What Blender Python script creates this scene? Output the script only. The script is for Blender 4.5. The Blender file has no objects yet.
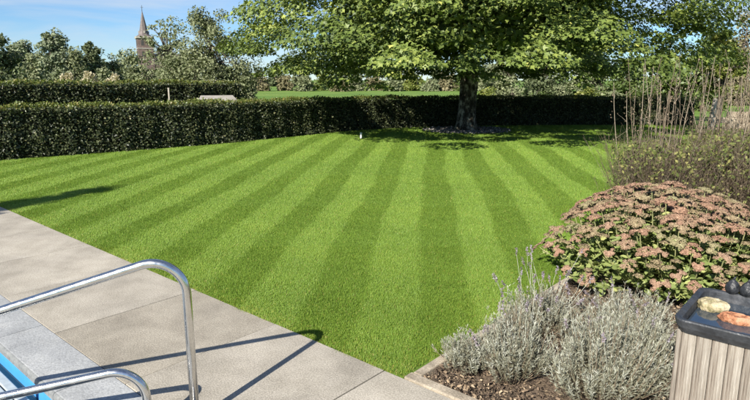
import bpy, math, random
import numpy as np
from mathutils import Vector, Matrix

random.seed(7)
RNG = np.random.default_rng(11)
sc = bpy.context.scene
COL = sc.collection

# ------------------------------------------------------------------ camera
EYE = 1.65
PITCH = math.atan(120.0 / 572.0)
cam = bpy.data.cameras.new('camera')
cam.sensor_width = 36.0
cam.lens = 36.0 * 572.0 / 750.0
cam.clip_start = 0.05
cam.clip_end = 6000
camo = bpy.data.objects.new('camera', cam)
COL.objects.link(camo)
camo.location = (0, 0, EYE)
camo.rotation_euler = (math.pi / 2 - PITCH, 0, 0)
sc.camera = camo

# ------------------------------------------------------------------ sky, sun, exposure
SUN = Vector((-0.492, -0.870, 0.682)).normalized()      # towards the sun (elevation about 34 degrees)
SUN_EL = math.asin(SUN.z)
SUN_ROT = math.atan2(SUN.x, SUN.y) % (2 * math.pi)
W = bpy.data.worlds.new('World')
sc.world = W
W.use_nodes = True
nt = W.node_tree
nt.nodes.clear()
wo = nt.nodes.new('ShaderNodeOutputWorld')
bg = nt.nodes.new('ShaderNodeBackground')
sky = nt.nodes.new('ShaderNodeTexSky')
sky.sky_type = 'NISHITA'
sky.sun_disc = False
sky.sun_elevation = SUN_EL
sky.sun_rotation = SUN_ROT
sky.altitude = 0
sky.air_density = 1.0
sky.dust_density = 0.0
sky.ozone_density = 4.0
tc = nt.nodes.new('ShaderNodeTexCoord')
mp = nt.nodes.new('ShaderNodeMapping')
mp.inputs['Rotation'].default_value = (0.0, 0.25, 0.5)
mp.inputs['Scale'].default_value = (1.6, 2.2, 13.0)
nz = nt.nodes.new('ShaderNodeTexNoise')
nz.inputs['Scale'].default_value = 1.5
nz.inputs['Detail'].default_value = 7
nz.inputs['Roughness'].default_value = 0.6
nz.inputs['Distortion'].default_value = 0.6
rp = nt.nodes.new('ShaderNodeValToRGB')
rp.color_ramp.elements[0].position = 0.43
rp.color_ramp.elements[0].color = (0, 0, 0, 1)
rp.color_ramp.elements[1].position = 0.70
rp.color_ramp.elements[1].color = (0.6, 0.6, 0.6, 1)
mx = nt.nodes.new('ShaderNodeMix')
mx.data_type = 'RGBA'
mx.inputs[7].default_value = (7.5, 8.0, 8.6, 1)
nt.links.new(tc.outputs['Generated'], mp.inputs['Vector'])
nt.links.new(mp.outputs[0], nz.inputs['Vector'])
nt.links.new(nz.outputs[0], rp.inputs[0])
nt.links.new(rp.outputs[0], mx.inputs[0])
tint = nt.nodes.new('ShaderNodeMix')
tint.data_type = 'RGBA'; tint.blend_type = 'MULTIPLY'; tint.inputs[0].default_value = 1
tint.inputs[7].default_value = (0.84, 1.08, 1.36, 1)
nt.links.new(sky.outputs[0], tint.inputs[6])
nt.links.new(tint.outputs[2], mx.inputs[6])
nt.links.new(mx.outputs[2], bg.inputs[0])
nt.links.new(bg.outputs[0], wo.inputs[0])
bg.inputs[1].default_value = 0.05

sl = bpy.data.lights.new('sun', 'SUN')
sl.energy = 5.0
sl.angle = math.radians(0.53)
sl.color = (1.0, 0.95, 0.86)
so = bpy.data.objects.new('sun', sl)
COL.objects.link(so)
so.location = (-10, -18, 14)
so.rotation_euler = SUN.to_track_quat('Z', 'Y').to_euler()

sc.view_settings.view_transform = 'Standard'
sc.view_settings.look = 'None'
sc.view_settings.gamma = 1
sc.view_settings.exposure = 1.0
sc.view_settings.use_curve_mapping = False
sc.cycles.max_bounces = 8
sc.cycles.transparent_max_bounces = 8

# ------------------------------------------------------------------ pixel / plan helpers
F_, CX_, CY_ = 572.0, 375.0, 200.0
def ray(x, y):
    a = (x - CX_) / F_; b = (CY_ - y) / F_
    return Vector((a, math.cos(PITCH) + b * math.sin(PITCH), -math.sin(PITCH) + b * math.cos(PITCH)))
def gnd(x, y, z=0.0):
    r = ray(x, y); t = (z - EYE) / r.z
    return Vector((r.x * t, r.y * t, z))
def at(x, y, Y):
    r = ray(x, y); t = Y / r.y
    return Vector((r.x * t, Y, EYE + r.z * t))
D1 = np.array([-0.7547, 0.6561])      # along the pool edge, away to the left
NV = np.array([0.6561, 0.7547])       # across the paving, from the pool to the lawn
def sn(s, n, z=0.0):
    p = s * D1 + n * NV
    return Vector((p[0], p[1], z))
ROT_SN = math.atan2(-D1[1], -D1[0])   # local +x runs along -D1 (to the right), local +y along NV

# ------------------------------------------------------------------ object helpers
def tag(o, label=None, cat=None, group=None, kind=None):
    if label: o['label'] = label
    if cat: o['category'] = cat
    if group: o['group'] = group
    if kind: o['kind'] = kind
    return o
def link(name, me, m=None, parent=None):
    o = bpy.data.objects.new(name, me)
    COL.objects.link(o)
    if m is not None and me is not None and not me.materials:
        me.materials.append(m)
    if parent is not None: o.parent = parent
    return o
def empty(name, loc=(0, 0, 0), rz=0.0):
    o = bpy.data.objects.new(name, None)
    COL.objects.link(o)
    o.location = loc
    o.rotation_euler = (0, 0, rz)
    o.empty_display_size = 0.1
    return o
def np_mesh(name, V, F, attr=None, smooth=False):
    V = np.ascontiguousarray(V, dtype=np.float32); F = np.ascontiguousarray(F, dtype=np.int32)
    me = bpy.data.meshes.new(name)
    k = F.shape[1]
    me.vertices.add(len(V)); me.vertices.foreach_set('co', V.ravel())
    me.loops.add(F.size); me.loops.foreach_set('vertex_index', F.ravel())
    me.polygons.add(len(F))
    me.polygons.foreach_set('loop_start', np.arange(0, F.size, k, dtype=np.int32))
    if attr:
        for an, av in attr.items():
            a = me.attributes.new(an, 'FLOAT', 'POINT')
            a.data.foreach_set('value', np.ascontiguousarray(av, dtype=np.float32))
    me.update(calc_edges=True)
    if smooth: me.polygons.foreach_set('use_smooth', np.ones(len(F), dtype=bool))
    return me
class MB:
    """collects boxes, tubes and lathes of quads / polygons"""
    def __init__(self): self.v = []; self.f = []
    def add(self, vs, fs):
        o = len(self.v)
        self.v += [tuple(v) for v in vs]
        self.f += [tuple(i + o for i in f) for f in fs]
        return self
    def box(self, c, d, rz=0.0):
        cx, cy, cz = c; hx, hy, hz = d[0] / 2, d[1] / 2, d[2] / 2
        ca, sa = math.cos(rz), math.sin(rz)
        vs = []
        for z in (-hz, hz):
            for x, y in ((-hx, -hy), (hx, -hy), (hx, hy), (-hx, hy)):
                vs.append((cx + x * ca - y * sa, cy + x * sa + y * ca, cz + z))
        return self.add(vs, [(3, 2, 1, 0), (4, 5, 6, 7), (0, 1, 5, 4), (1, 2, 6, 5), (2, 3, 7, 6), (3, 0, 4, 7)])
    def tube(self, pts, rad, k=8, cap=True):
        pts = [Vector(p) for p in pts]; n = len(pts)
        if not hasattr(rad, '__len__'): rad = [rad] * n
        vs = []; fs = []; prev = None
        for i, p in enumerate(pts):
            t = (pts[min(i + 1, n - 1)] - pts[max(i - 1, 0)]).normalized()
            if prev is None:
                a = t.orthogonal().normalized()
            else:
                a = (prev - t * prev.dot(t)).normalized()
            prev = a; b = t.cross(a)
            for j in range(k):
                g = 2 * math.pi * j / k
                vs.append(p + (a * math.cos(g) + b * math.sin(g)) * rad[i])
        for i in range(n - 1):
            for j in range(k):
                fs.append((i * k + j, i * k + (j + 1) % k, (i + 1) * k + (j + 1) % k, (i + 1) * k + j))
        if cap:
            fs.append(tuple(reversed(range(k)))); fs.append(tuple((n - 1) * k + j for j in range(k)))
        return self.add(vs, fs)
    def lathe(self, prof, k=16, c=(0, 0, 0)):
        vs = []; fs = []
        for r, z in prof:
            for j in range(k):
                g = 2 * math.pi * j / k
                vs.append((c[0] + r * math.cos(g), c[1] + r * math.sin(g), c[2] + z))
        for i in range(len(prof) - 1):
            for j in range(k):
                fs.append((i * k + j, i * k + (j + 1) % k, (i + 1) * k + (j + 1) % k, (i + 1) * k + j))
        return self.add(vs, fs)
    def mesh(self, name, smooth=False, bevel=0.0, seg=2):
        me = bpy.data.meshes.new(name)
        me.from_pydata(self.v, [], self.f)
        if bevel > 0:
            import bmesh
            bm = bmesh.new(); bm.from_mesh(me)
            bmesh.ops.bevel(bm, geom=bm.edges[:], offset=bevel, segments=seg, affect='EDGES', profile=0.5)
            bm.to_mesh(me); bm.free()
        me.update()
        if smooth:
            for p in me.polygons: p.use_smooth = True
        return me
    def build(self, name, m, parent=None, **k):
        return link(name, self.mesh(name, **k), m, parent)

# ------------------------------------------------------------------ materials
def ramp(nt, stops):
    r = nt.nodes.new('ShaderNodeValToRGB')
    e = r.color_ramp.elements
    while len(e) > 1: e.remove(e[-1])
    e[0].position = stops[0][0]; e[0].color = (*stops[0][1], 1)
    for p, c in stops[1:]:
        q = e.new(p); q.color = (*c, 1)
    return r
def new_mat(name):
    m = bpy.data.materials.new(name); m.use_nodes = True
    n = m.node_tree; p = n.nodes['Principled BSDF']
    return m, n, p
def mat_noise(name, stops, scale=8.0, rough=0.8, bump=0.0, bscale=60.0, detail=6, metallic=0.0, spec=0.4, fine=None, objrand=0.0, coat=0.0, stretch=None):
    """base colour from noise; fine = (scale, amount) darkens / lightens with small specks"""
    m, n, p = new_mat(name)
    co = n.nodes.new('ShaderNodeTexCoord')
    src = co.outputs['Object']
    if stretch:
        mpg = n.nodes.new('ShaderNodeMapping'); mpg.inputs['Scale'].default_value = stretch
        n.links.new(src, mpg.inputs[0]); src = mpg.outputs[0]
    a = n.nodes.new('ShaderNodeTexNoise'); a.inputs['Scale'].default_value = scale; a.inputs['Detail'].default_value = detail
    a.inputs['Roughness'].default_value = 0.62
    n.links.new(src, a.inputs['Vector'])
    r = ramp(n, stops)
    n.links.new(a.outputs[0], r.inputs[0])
    out = r.outputs[0]
    if fine:
        b = n.nodes.new('ShaderNodeTexNoise'); b.inputs['Scale'].default_value = fine[0]; b.inputs['Detail'].default_value = 3
        n.links.new(src, b.inputs['Vector'])
        mr = n.nodes.new('ShaderNodeMapRange')
        mr.inputs[1].default_value = 0.3; mr.inputs[2].default_value = 0.7
        mr.inputs[3].default_value = 1 - fine[1]; mr.inputs[4].default_value = 1 + fine[1]
        n.links.new(b.outputs[0], mr.inputs[0])
        h = n.nodes.new('ShaderNodeMix'); h.data_type = 'RGBA'; h.blend_type = 'MULTIPLY'; h.inputs[0].default_value = 1
        n.links.new(out, h.inputs[6]); n.links.new(mr.outputs[0], h.inputs[7]); out = h.outputs[2]
    if objrand:
        oi = n.nodes.new('ShaderNodeObjectInfo')
        mr = n.nodes.new('ShaderNodeMapRange'); mr.inputs[3].default_value = 1 - objrand; mr.inputs[4].default_value = 1 + objrand
        n.links.new(oi.outputs['Random'], mr.inputs[0])
        h = n.nodes.new('ShaderNodeMix'); h.data_type = 'RGBA'; h.blend_type = 'MULTIPLY'; h.inputs[0].default_value = 1
        n.links.new(out, h.inputs[6]); n.links.new(mr.outputs[0], h.inputs[7]); out = h.outputs[2]
    n.links.new(out, p.inputs['Base Color'])
    p.inputs['Roughness'].default_value = rough
    p.inputs['Metallic'].default_value = metallic
    p.inputs['Specular IOR Level'].default_value = spec
    p.inputs['Coat Weight'].default_value = coat
    if bump:
        c = n.nodes.new('ShaderNodeTexNoise'); c.inputs['Scale'].default_value = bscale; c.inputs['Detail'].default_value = 5
        n.links.new(src, c.inputs['Vector'])
        bp = n.nodes.new('ShaderNodeBump'); bp.inputs['Strength'].default_value = bump; bp.inputs['Distance'].default_value = 0.01
        n.links.new(c.outputs[0], bp.inputs['Height']); n.links.new(bp.outputs[0], p.inputs['Normal'])
    return m
def mat_leaf(name, stops, rough=0.45, spec=0.4, trans=0.3, tcol=1.0):
    """colour by the per-leaf value 'rnd'; part of the light passes through the blade"""
    m, n, p = new_mat(name)
    a = n.nodes.new('ShaderNodeAttribute'); a.attribute_name = 'rnd'
    r = ramp(n, stops)
    n.links.new(a.outputs['Fac'], r.inputs[0])
    n.links.new(r.outputs[0], p.inputs['Base Color'])
    p.inputs['Roughness'].default_value = rough
    p.inputs['Specular IOR Level'].default_value = spec
    if trans > 0:
        t = n.nodes.new('ShaderNodeBsdfTranslucent')
        hs = n.nodes.new('ShaderNodeMix'); hs.data_type = 'RGBA'; hs.blend_type = 'MULTIPLY'; hs.inputs[0].default_value = 1
        hs.inputs[7].default_value = (1.15 * tcol, 1.2 * tcol, 0.55 * tcol, 1)
        n.links.new(r.outputs[0], hs.inputs[6]); n.links.new(hs.outputs[2], t.inputs[0])
        ms = n.nodes.new('ShaderNodeMixShader'); ms.inputs[0].default_value = trans
        n.links.new(p.outputs[0], ms.inputs[1]); n.links.new(t.outputs[0], ms.inputs[2])
        n.links.new(ms.outputs[0], n.nodes['Material Output'].inputs[0])
    return m

M = {}
def stain(m, scale, lo, hi):
    n = m.node_tree; p = n.nodes['Principled BSDF']; src = p.inputs['Base Color'].links[0].from_socket
    ge = n.nodes.new('ShaderNodeNewGeometry')
    a = n.nodes.new('ShaderNodeTexNoise'); a.inputs['Scale'].default_value = scale; a.inputs['Detail'].default_value = 8; a.inputs['Roughness'].default_value = 0.7; a.inputs['Distortion'].default_value = 0.4
    n.links.new(ge.outputs['Position'], a.inputs['Vector'])
    mr = n.nodes.new('ShaderNodeMapRange'); mr.inputs[1].default_value = 0.34; mr.inputs[2].default_value = 0.62; mr.inputs[3].default_value = lo; mr.inputs[4].default_value = hi
    n.links.new(a.outputs[0], mr.inputs[0])
    h = n.nodes.new('ShaderNodeMix'); h.data_type = 'RGBA'; h.blend_type = 'MULTIPLY'; h.inputs[0].default_value = 1
    n.links.new(src, h.inputs[6]); n.links.new(mr.outputs[0], h.inputs[7]); n.links.new(h.outputs[2], p.inputs['Base Color'])
def smear(m, scale, lo, hi):
    n = m.node_tree; p = n.nodes['Principled BSDF']; ge = n.nodes.new('ShaderNodeNewGeometry')
    a = n.nodes.new('ShaderNodeTexNoise'); a.inputs['Scale'].default_value = scale; a.inputs['Detail'].default_value = 6
    n.links.new(ge.outputs['Position'], a.inputs['Vector'])
    mr = n.nodes.new('ShaderNodeMapRange'); mr.inputs[1].default_value = 0.35; mr.inputs[2].default_value = 0.65; mr.inputs[3].default_value = lo; mr.inputs[4].default_value = hi
    n.links.new(a.outputs[0], mr.inputs[0]); n.links.new(mr.outputs[0], p.inputs['Roughness'])
M['ground'] = mat_noise('field_grass', [(0.3, (0.085, 0.15, 0.03)), (0.55, (0.13, 0.205, 0.04)), (0.75, (0.17, 0.21, 0.06))], 0.12, 0.9, 0.6, 12, spec=0.1, fine=(4.0, 0.25))
M['lawn'] = mat_noise('lawn_soil_and_thatch', [(0.3, (0.09, 0.15, 0.022)), (0.6, (0.13, 0.205, 0.032)), (0.8, (0.16, 0.22, 0.045))], 6, 0.95, 0.7, 120, spec=0.1, fine=(45, 0.35))
M['blade'] = mat_leaf('grass_blade', [(0.0, (0.115, 0.19, 0.026)), (0.5, (0.182, 0.282, 0.040)), (0.85, (0.26, 0.35, 0.056)), (0.97, (0.32, 0.30, 0.06)), (1.0, (0.42, 0.34, 0.13))], 0.5, 0.25, 0.25)
M['paving'] = mat_noise('washed_concrete', [(0.3, (0.285, 0.255, 0.205)), (0.5, (0.355, 0.32, 0.262)), (0.72, (0.405, 0.367, 0.305))], 3.2, 0.85, 0.25, 170, spec=0.25, fine=(110, 0.30), objrand=0.03)
M['paving_dark'] = mat_noise('washed_concrete_grey', [(0.3, (0.24, 0.212, 0.168)), (0.5, (0.295, 0.263, 0.21)), (0.72, (0.345, 0.31, 0.25))], 3.5, 0.85, 0.25, 170, spec=0.25, fine=(110, 0.32))
M['coping'] = mat_noise('grey_stone_coping', [(0.3, (0.27, 0.275, 0.275)), (0.55, (0.34, 0.345, 0.34)), (0.75, (0.40, 0.40, 0.385))], 5, 0.7, 0.3, 90, spec=0.35, fine=(60, 0.18), objrand=0.04)
M['coping_edge'] = mat_noise('stained_coping_edge', [(0.3, (0.13, 0.135, 0.135)), (0.6, (0.19, 0.195, 0.19)), (0.8, (0.27, 0.27, 0.26))], 9, 0.6, 0.3, 90, spec=0.4, fine=(60, 0.2))
M['kerb'] = mat_noise('pale_kerb_concrete', [(0.3, (0.27, 0.225, 0.165)), (0.6, (0.36, 0.305, 0.23)), (0.8, (0.43, 0.37, 0.29))], 9, 0.85, 0.4, 120, spec=0.25, fine=(90, 0.25))
M['soil'] = mat_noise('bark_soil', [(0.3, (0.06, 0.045, 0.035)), (0.5, (0.12, 0.09, 0.065)), (0.75, (0.22, 0.165, 0.11))], 22, 0.95, 0.9, 60, spec=0.1, fine=(90, 0.5))
M['mulch'] = mat_leaf('bark_chip', [(0.0, (0.05, 0.038, 0.028)), (0.45, (0.14, 0.10, 0.07)), (0.8, (0.30, 0.22, 0.14)), (1.0, (0.46, 0.36, 0.24))], 0.85, 0.15, 0.0)
M['pebble'] = mat_leaf('grey_pebble', [(0.0, (0.06, 0.055, 0.045)), (0.5, (0.15, 0.14, 0.125)), (1.0, (0.32, 0.30, 0.27))], 0.75, 0.3, 0.0)
M['liner'] = mat_noise('blue_pool_liner', [(0.3, (0.05, 0.25, 0.56)), (0.7, (0.07, 0.31, 0.64))], 4, 0.35, spec=0.5)
M['slat'] = mat_noise('grey_cover_slat', [(0.3, (0.30, 0.34, 0.36)), (0.7, (0.40, 0.44, 0.46))], 5, 0.4, spec=0.5, fine=(30, 0.1))
M['pit'] = mat_noise('dark_pool_gap', [(0.3, (0.02, 0.03, 0.045)), (0.7, (0.04, 0.055, 0.07))], 5, 0.3)
M['bark'] = mat_noise('mottled_plane_bark', [(0.42, (0.022, 0.018, 0.013)), (0.49, (0.06, 0.05, 0.036)), (0.55, (0.12, 0.105, 0.075)), (0.60, (0.28, 0.26, 0.20))], 7.0, 0.9, 0.9, 22, spec=0.15, fine=(30, 0.3), stretch=(1, 1, 0.6))
M['branch'] = mat_noise('grey_brown_branch', [(0.3, (0.06, 0.05, 0.04)), (0.7, (0.15, 0.125, 0.10))], 8, 0.9, 0.5, 40, spec=0.15)
M['hedge_core'] = mat_noise('hedge_twigs', [(0.3, (0.012, 0.014, 0.008)), (0.7, (0.035, 0.032, 0.018))], 14, 0.95, 0.9, 40, spec=0.05)
M['steel'] = mat_noise('stainless_steel', [(0.3, (0.60, 0.59, 0.57)), (0.7, (0.70, 0.69, 0.67))], 20, 0.2, 0.0, 300, metallic=1.0, fine=(160, 0.05))
M['wood'] = mat_noise('silvered_planter_board', [(0.30, (0.085, 0.065, 0.05)), (0.44, (0.185, 0.155, 0.125)), (0.56, (0.27, 0.24, 0.20)), (0.72, (0.37, 0.335, 0.29))], 7, 0.9, 0.6, 50, spec=0.15, fine=(40, 0.25), objrand=0.2, stretch=(15, 15, 0.3))
M['tray'] = mat_noise('black_glazed_tray', [(0.3, (0.016, 0.018, 0.022)), (0.55, (0.035, 0.038, 0.043)), (0.75, (0.10, 0.10, 0.105))], 7, 0.42, 0.3, 40, spec=0.5, fine=(50, 0.3))
M['stone_tan'] = mat_noise('tan_lichen_stone', [(0.38, (0.16, 0.14, 0.07)), (0.48, (0.34, 0.29, 0.17)), (0.64, (0.50, 0.42, 0.29))], 26, 0.95, 0.9, 90, spec=0.2)
M['stone_red'] = mat_noise('rust_red_stone', [(0.38, (0.20, 0.085, 0.045)), (0.48, (0.38, 0.17, 0.09)), (0.64, (0.46, 0.27, 0.17))], 24, 0.9, 0.9, 90, spec=0.2)
M['ornament'] = mat_noise('black_ornament', [(0.4, (0.010, 0.011, 0.013)), (0.7, (0.04, 0.042, 0.046))], 40, 0.45, 0.8, 60, spec=0.5)
M['brick'] = mat_noise('church_brick', [(0.3, (0.10, 0.072, 0.064)), (0.55, (0.14, 0.10, 0.09)), (0.75, (0.18, 0.14, 0.125))], 0.8, 0.9, spec=0.2, fine=(3.0, 0.2))
M['slate'] = mat_noise('spire_slate', [(0.3, (0.09, 0.075, 0.07)), (0.7, (0.16, 0.13, 0.12))], 1.0, 0.6, spec=0.35, fine=(4.0, 0.2))
M['stonetrim'] = mat_noise('church_stone_trim', [(0.3, (0.26, 0.24, 0.21)), (0.7, (0.36, 0.33, 0.29))], 1.0, 0.85)
M['louvre'] = mat_noise('dark_louvre', [(0.3, (0.03, 0.03, 0.03)), (0.7, (0.06, 0.055, 0.05))], 2.0, 0.7)
M['oldwood'] = mat_noise('weathered_sleeper', [(0.3, (0.22, 0.17, 0.12)), (0.55, (0.38, 0.31, 0.23)), (0.75, (0.50, 0.43, 0.34))], 3, 0.9, 0.5, 30, spec=0.2, fine=(30, 0.25), objrand=0.12, stretch=(0.5, 4, 4))
M['palewood'] = mat_noise('bleached_post', [(0.3, (0.24, 0.21, 0.17)), (0.7, (0.40, 0.36, 0.31))], 6, 0.85, 0.4, 50)
M['boxlid'] = mat_noise('grey_weathered_lid', [(0.3, (0.22, 0.20, 0.17)), (0.7, (0.34, 0.315, 0.28))], 5, 0.85, 0.3, 60, fine=(30, 0.15))
M['white'] = mat_noise('white_plastic', [(0.3, (0.74, 0.74, 0.72)), (0.7, (0.82, 0.82, 0.80))], 8, 0.5)
M['stalk'] = mat_leaf('dry_stalk', [(0.0, (0.095, 0.07, 0.045)), (0.5, (0.19, 0.145, 0.10)), (1.0, (0.37, 0.31, 0.23))], 0.85, 0.15, 0.0)
M['twigleaf'] = mat_leaf('olive_twig_leaf', [(0.0, (0.075, 0.095, 0.028)), (0.5, (0.15, 0.175, 0.05)), (1.0, (0.27, 0.25, 0.09))], 0.7, 0.2, 0.2)
M['plume'] = mat_leaf('pampas_plume', [(0.0, (0.42, 0.37, 0.26)), (1.0, (0.60, 0.54, 0.40))], 0.9, 0.1, 0.2)
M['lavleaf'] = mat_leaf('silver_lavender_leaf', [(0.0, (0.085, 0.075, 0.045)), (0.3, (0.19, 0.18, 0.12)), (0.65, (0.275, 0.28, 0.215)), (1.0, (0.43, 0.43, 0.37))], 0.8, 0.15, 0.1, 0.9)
M['lavspike'] = mat_leaf('faded_lavender_spike', [(0.0, (0.14, 0.11, 0.10)), (0.5, (0.23, 0.19, 0.21)), (1.0, (0.32, 0.29, 0.33))], 0.85, 0.1, 0.1)
M['sedleaf'] = mat_leaf('sedum_leaf', [(0.0, (0.12, 0.16, 0.045)), (0.5, (0.22, 0.265, 0.085)), (1.0, (0.42, 0.43, 0.16))], 0.55, 0.3, 0.2)
M['sedstem'] = mat_noise('sedum_stem', [(0.3, (0.20, 0.22, 0.09)), (0.7, (0.30, 0.28, 0.13))], 20, 0.7)
stain(M['paving'], 1.7, 0.80, 1.06); stain(M['paving_dark'], 2.1, 0.82, 1.06); stain(M['coping'], 3.0, 0.80, 1.05); stain(M['kerb'], 6.0, 0.7, 1.1)
smear(M['steel'], 26, 0.13, 0.30); smear(M['tray'], 18, 0.35, 0.75)
def sedflower():
    m, n, p = new_mat('sedum_flower')
    a = n.nodes.new('ShaderNodeAttribute'); a.attribute_name = 'rnd'
    oi = n.nodes.new('ShaderNodeObjectInfo')
    r = ramp(n, [(0.0, (0.10, 0.066, 0.046)), (0.5, (0.235, 0.15, 0.105)), (1.0, (0.37, 0.265, 0.19))])
    r2 = ramp(n, [(0.0, (1.0, 0.90, 0.84)), (0.5, (1.0, 0.97, 0.92)), (0.8, (0.95, 1.08, 0.92)), (1.0, (0.86, 1.18, 0.88))])
    n.links.new(a.outputs['Fac'], r.inputs[0]); n.links.new(oi.outputs['Random'], r2.inputs[0])
    h = n.nodes.new('ShaderNodeMix'); h.data_type = 'RGBA'; h.blend_type = 'MULTIPLY'; h.inputs[0].default_value = 1
    n.links.new(r.outputs[0], h.inputs[6]); n.links.new(r2.outputs[0], h.inputs[7])
    n.links.new(h.outputs[2], p.inputs['Base Color'])
    p.inputs['Roughness'].default_value = 0.85; p.inputs['Specular IOR Level'].default_value = 0.15
    return m
M['sedflower'] = sedflower()
LEAF = {
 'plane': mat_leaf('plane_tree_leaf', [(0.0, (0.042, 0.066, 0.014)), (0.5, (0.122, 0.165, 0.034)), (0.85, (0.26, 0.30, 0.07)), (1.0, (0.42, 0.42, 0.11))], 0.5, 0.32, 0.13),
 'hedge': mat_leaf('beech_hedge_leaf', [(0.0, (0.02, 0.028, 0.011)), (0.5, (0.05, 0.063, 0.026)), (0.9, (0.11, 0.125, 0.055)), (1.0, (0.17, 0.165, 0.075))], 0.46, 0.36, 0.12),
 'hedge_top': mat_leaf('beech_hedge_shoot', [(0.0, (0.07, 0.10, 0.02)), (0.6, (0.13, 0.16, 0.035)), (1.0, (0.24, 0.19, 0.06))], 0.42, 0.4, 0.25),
 'dark': mat_leaf('dark_broadleaf', [(0.0, (0.07, 0.088, 0.042)), (0.6, (0.13, 0.155, 0.075)), (1.0, (0.21, 0.235, 0.125))], 0.6, 0.2, 0.15),
 'willow': mat_leaf('willow_leaf', [(0.0, (0.13, 0.155, 0.09)), (0.6, (0.20, 0.23, 0.14)), (1.0, (0.29, 0.30, 0.20))], 0.6, 0.2, 0.15),
 'olive': mat_leaf('olive_grey_leaf', [(0.0, (0.12, 0.14, 0.07)), (0.6, (0.20, 0.22, 0.115)), (1.0, (0.30, 0.31, 0.19))], 0.6, 0.2, 0.15),
 'brown': mat_leaf('brown_green_leaf', [(0.0, (0.12, 0.11, 0.058)), (0.6, (0.20, 0.18, 0.095)), (1.0, (0.31, 0.26, 0.155))], 0.6, 0.2, 0.15),
 'green': mat_leaf('mid_green_leaf', [(0.0, (0.05, 0.075, 0.02)), (0.6, (0.10, 0.14, 0.035)), (1.0, (0.18, 0.215, 0.06))], 0.45, 0.4, 0.2),
 'yellow': mat_leaf('yellow_green_leaf', [(0.0, (0.10, 0.135, 0.03)), (0.6, (0.17, 0.20, 0.045)), (1.0, (0.32, 0.30, 0.07))], 0.45, 0.4, 0.25),
}

# ------------------------------------------------------------------ foliage in bulk
T_SIMPLE = (np.array([[0, 0, 0], [.30, .45, .07], [0, 1, 0], [-.30, .45, .07]], float), np.array([[0, 1, 2], [0, 2, 3]]))
T_LEAF2 = (np.array([[0, 0, 0], [.34, .5, .09], [0, 1, 0], [-.34, .5, .09]], float), np.array([[0, 1, 2], [0, 2, 3]]))
T_LOBED = (np.array([[0, 0, 0], [-.52, .40, .06], [-.17, .55, .02], [0, 1, -.05], [.17, .55, .02], [.52, .40, .06]], float),
           np.array([[0, 2, 1], [0, 3, 2], [0, 4, 3], [0, 5, 4]]))
T_NARROW = (np.array([[-.07, 0, 0], [.07, 0, 0], [0, 1, .12]], float), np.array([[0, 1, 2]]))
T_OVAL = (np.array([[0, 0, 0], [.24, .35, .07], [.2, .75, .05], [0, 1, -.03], [-.2, .75, .05], [-.24, .35, .07]], float),
          np.array([[0, 1, 2], [0, 2, 3], [0, 3, 4], [0, 4, 5]]))
def unit(v): return v / np.maximum(np.linalg.norm(v, axis=-1, keepdims=True), 1e-9)
def frames(N, T=None, rng=RNG):
    """columns x, y (leaf length), z (leaf normal)"""
    N = unit(N)
    if T is None: T = rng.normal(size=N.shape)
    T = unit(T - (T * N).sum(1, keepdims=True) * N)
    return np.stack([np.cross(T, N), T, N], axis=2)
def leaves(name, tmpl, P, R, S, rnd, m, parent=None, squash=None):
    Tv, Tf = tmpl
    k = len(Tv)
    L = Tv[None] * np.asarray(S)[:, None, None] if np.ndim(S) == 1 else Tv[None] * S[:, None, :]
    V = P[:, None, :] + np.einsum('nij,nkj->nki', R, L)
    F = (Tf[None] + (np.arange(len(P)) * k)[:, None, None]).reshape(-1, 3)
    me = np_mesh(name, V.reshape(-1, 3), F, {'rnd': np.repeat(np.clip(rnd, 0, 1), k)})
    return link(name, me, m, parent)

def branch_net(mb, base, tips, trunk_top, r0, rng, k=6, jitter=0.15):
    """limbs from the upper trunk to the tips"""
    for t in tips:
        t = Vector(t)
        a = rng.random()
        st = Vector(base).lerp(Vector(trunk_top), 0.35 + 0.65 * a)
        mid = st.lerp(t, 0.5) + Vector(rng.normal(size=3)) * jitter * (t - st).length * 0.5
        mid.z += 0.12 * (t - st).length
        pts = []
        for i in range(6):
            u = i / 5
            pts.append(st * (1 - u) ** 2 + mid * 2 * u * (1 - u) + t * u * u)
        r = r0 * (0.55 - 0.2 * a)
        mb.tube(pts, [max(0.008, r * (1 - 0.85 * i / 5)) for i in range(6)], k, cap=False)

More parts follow.
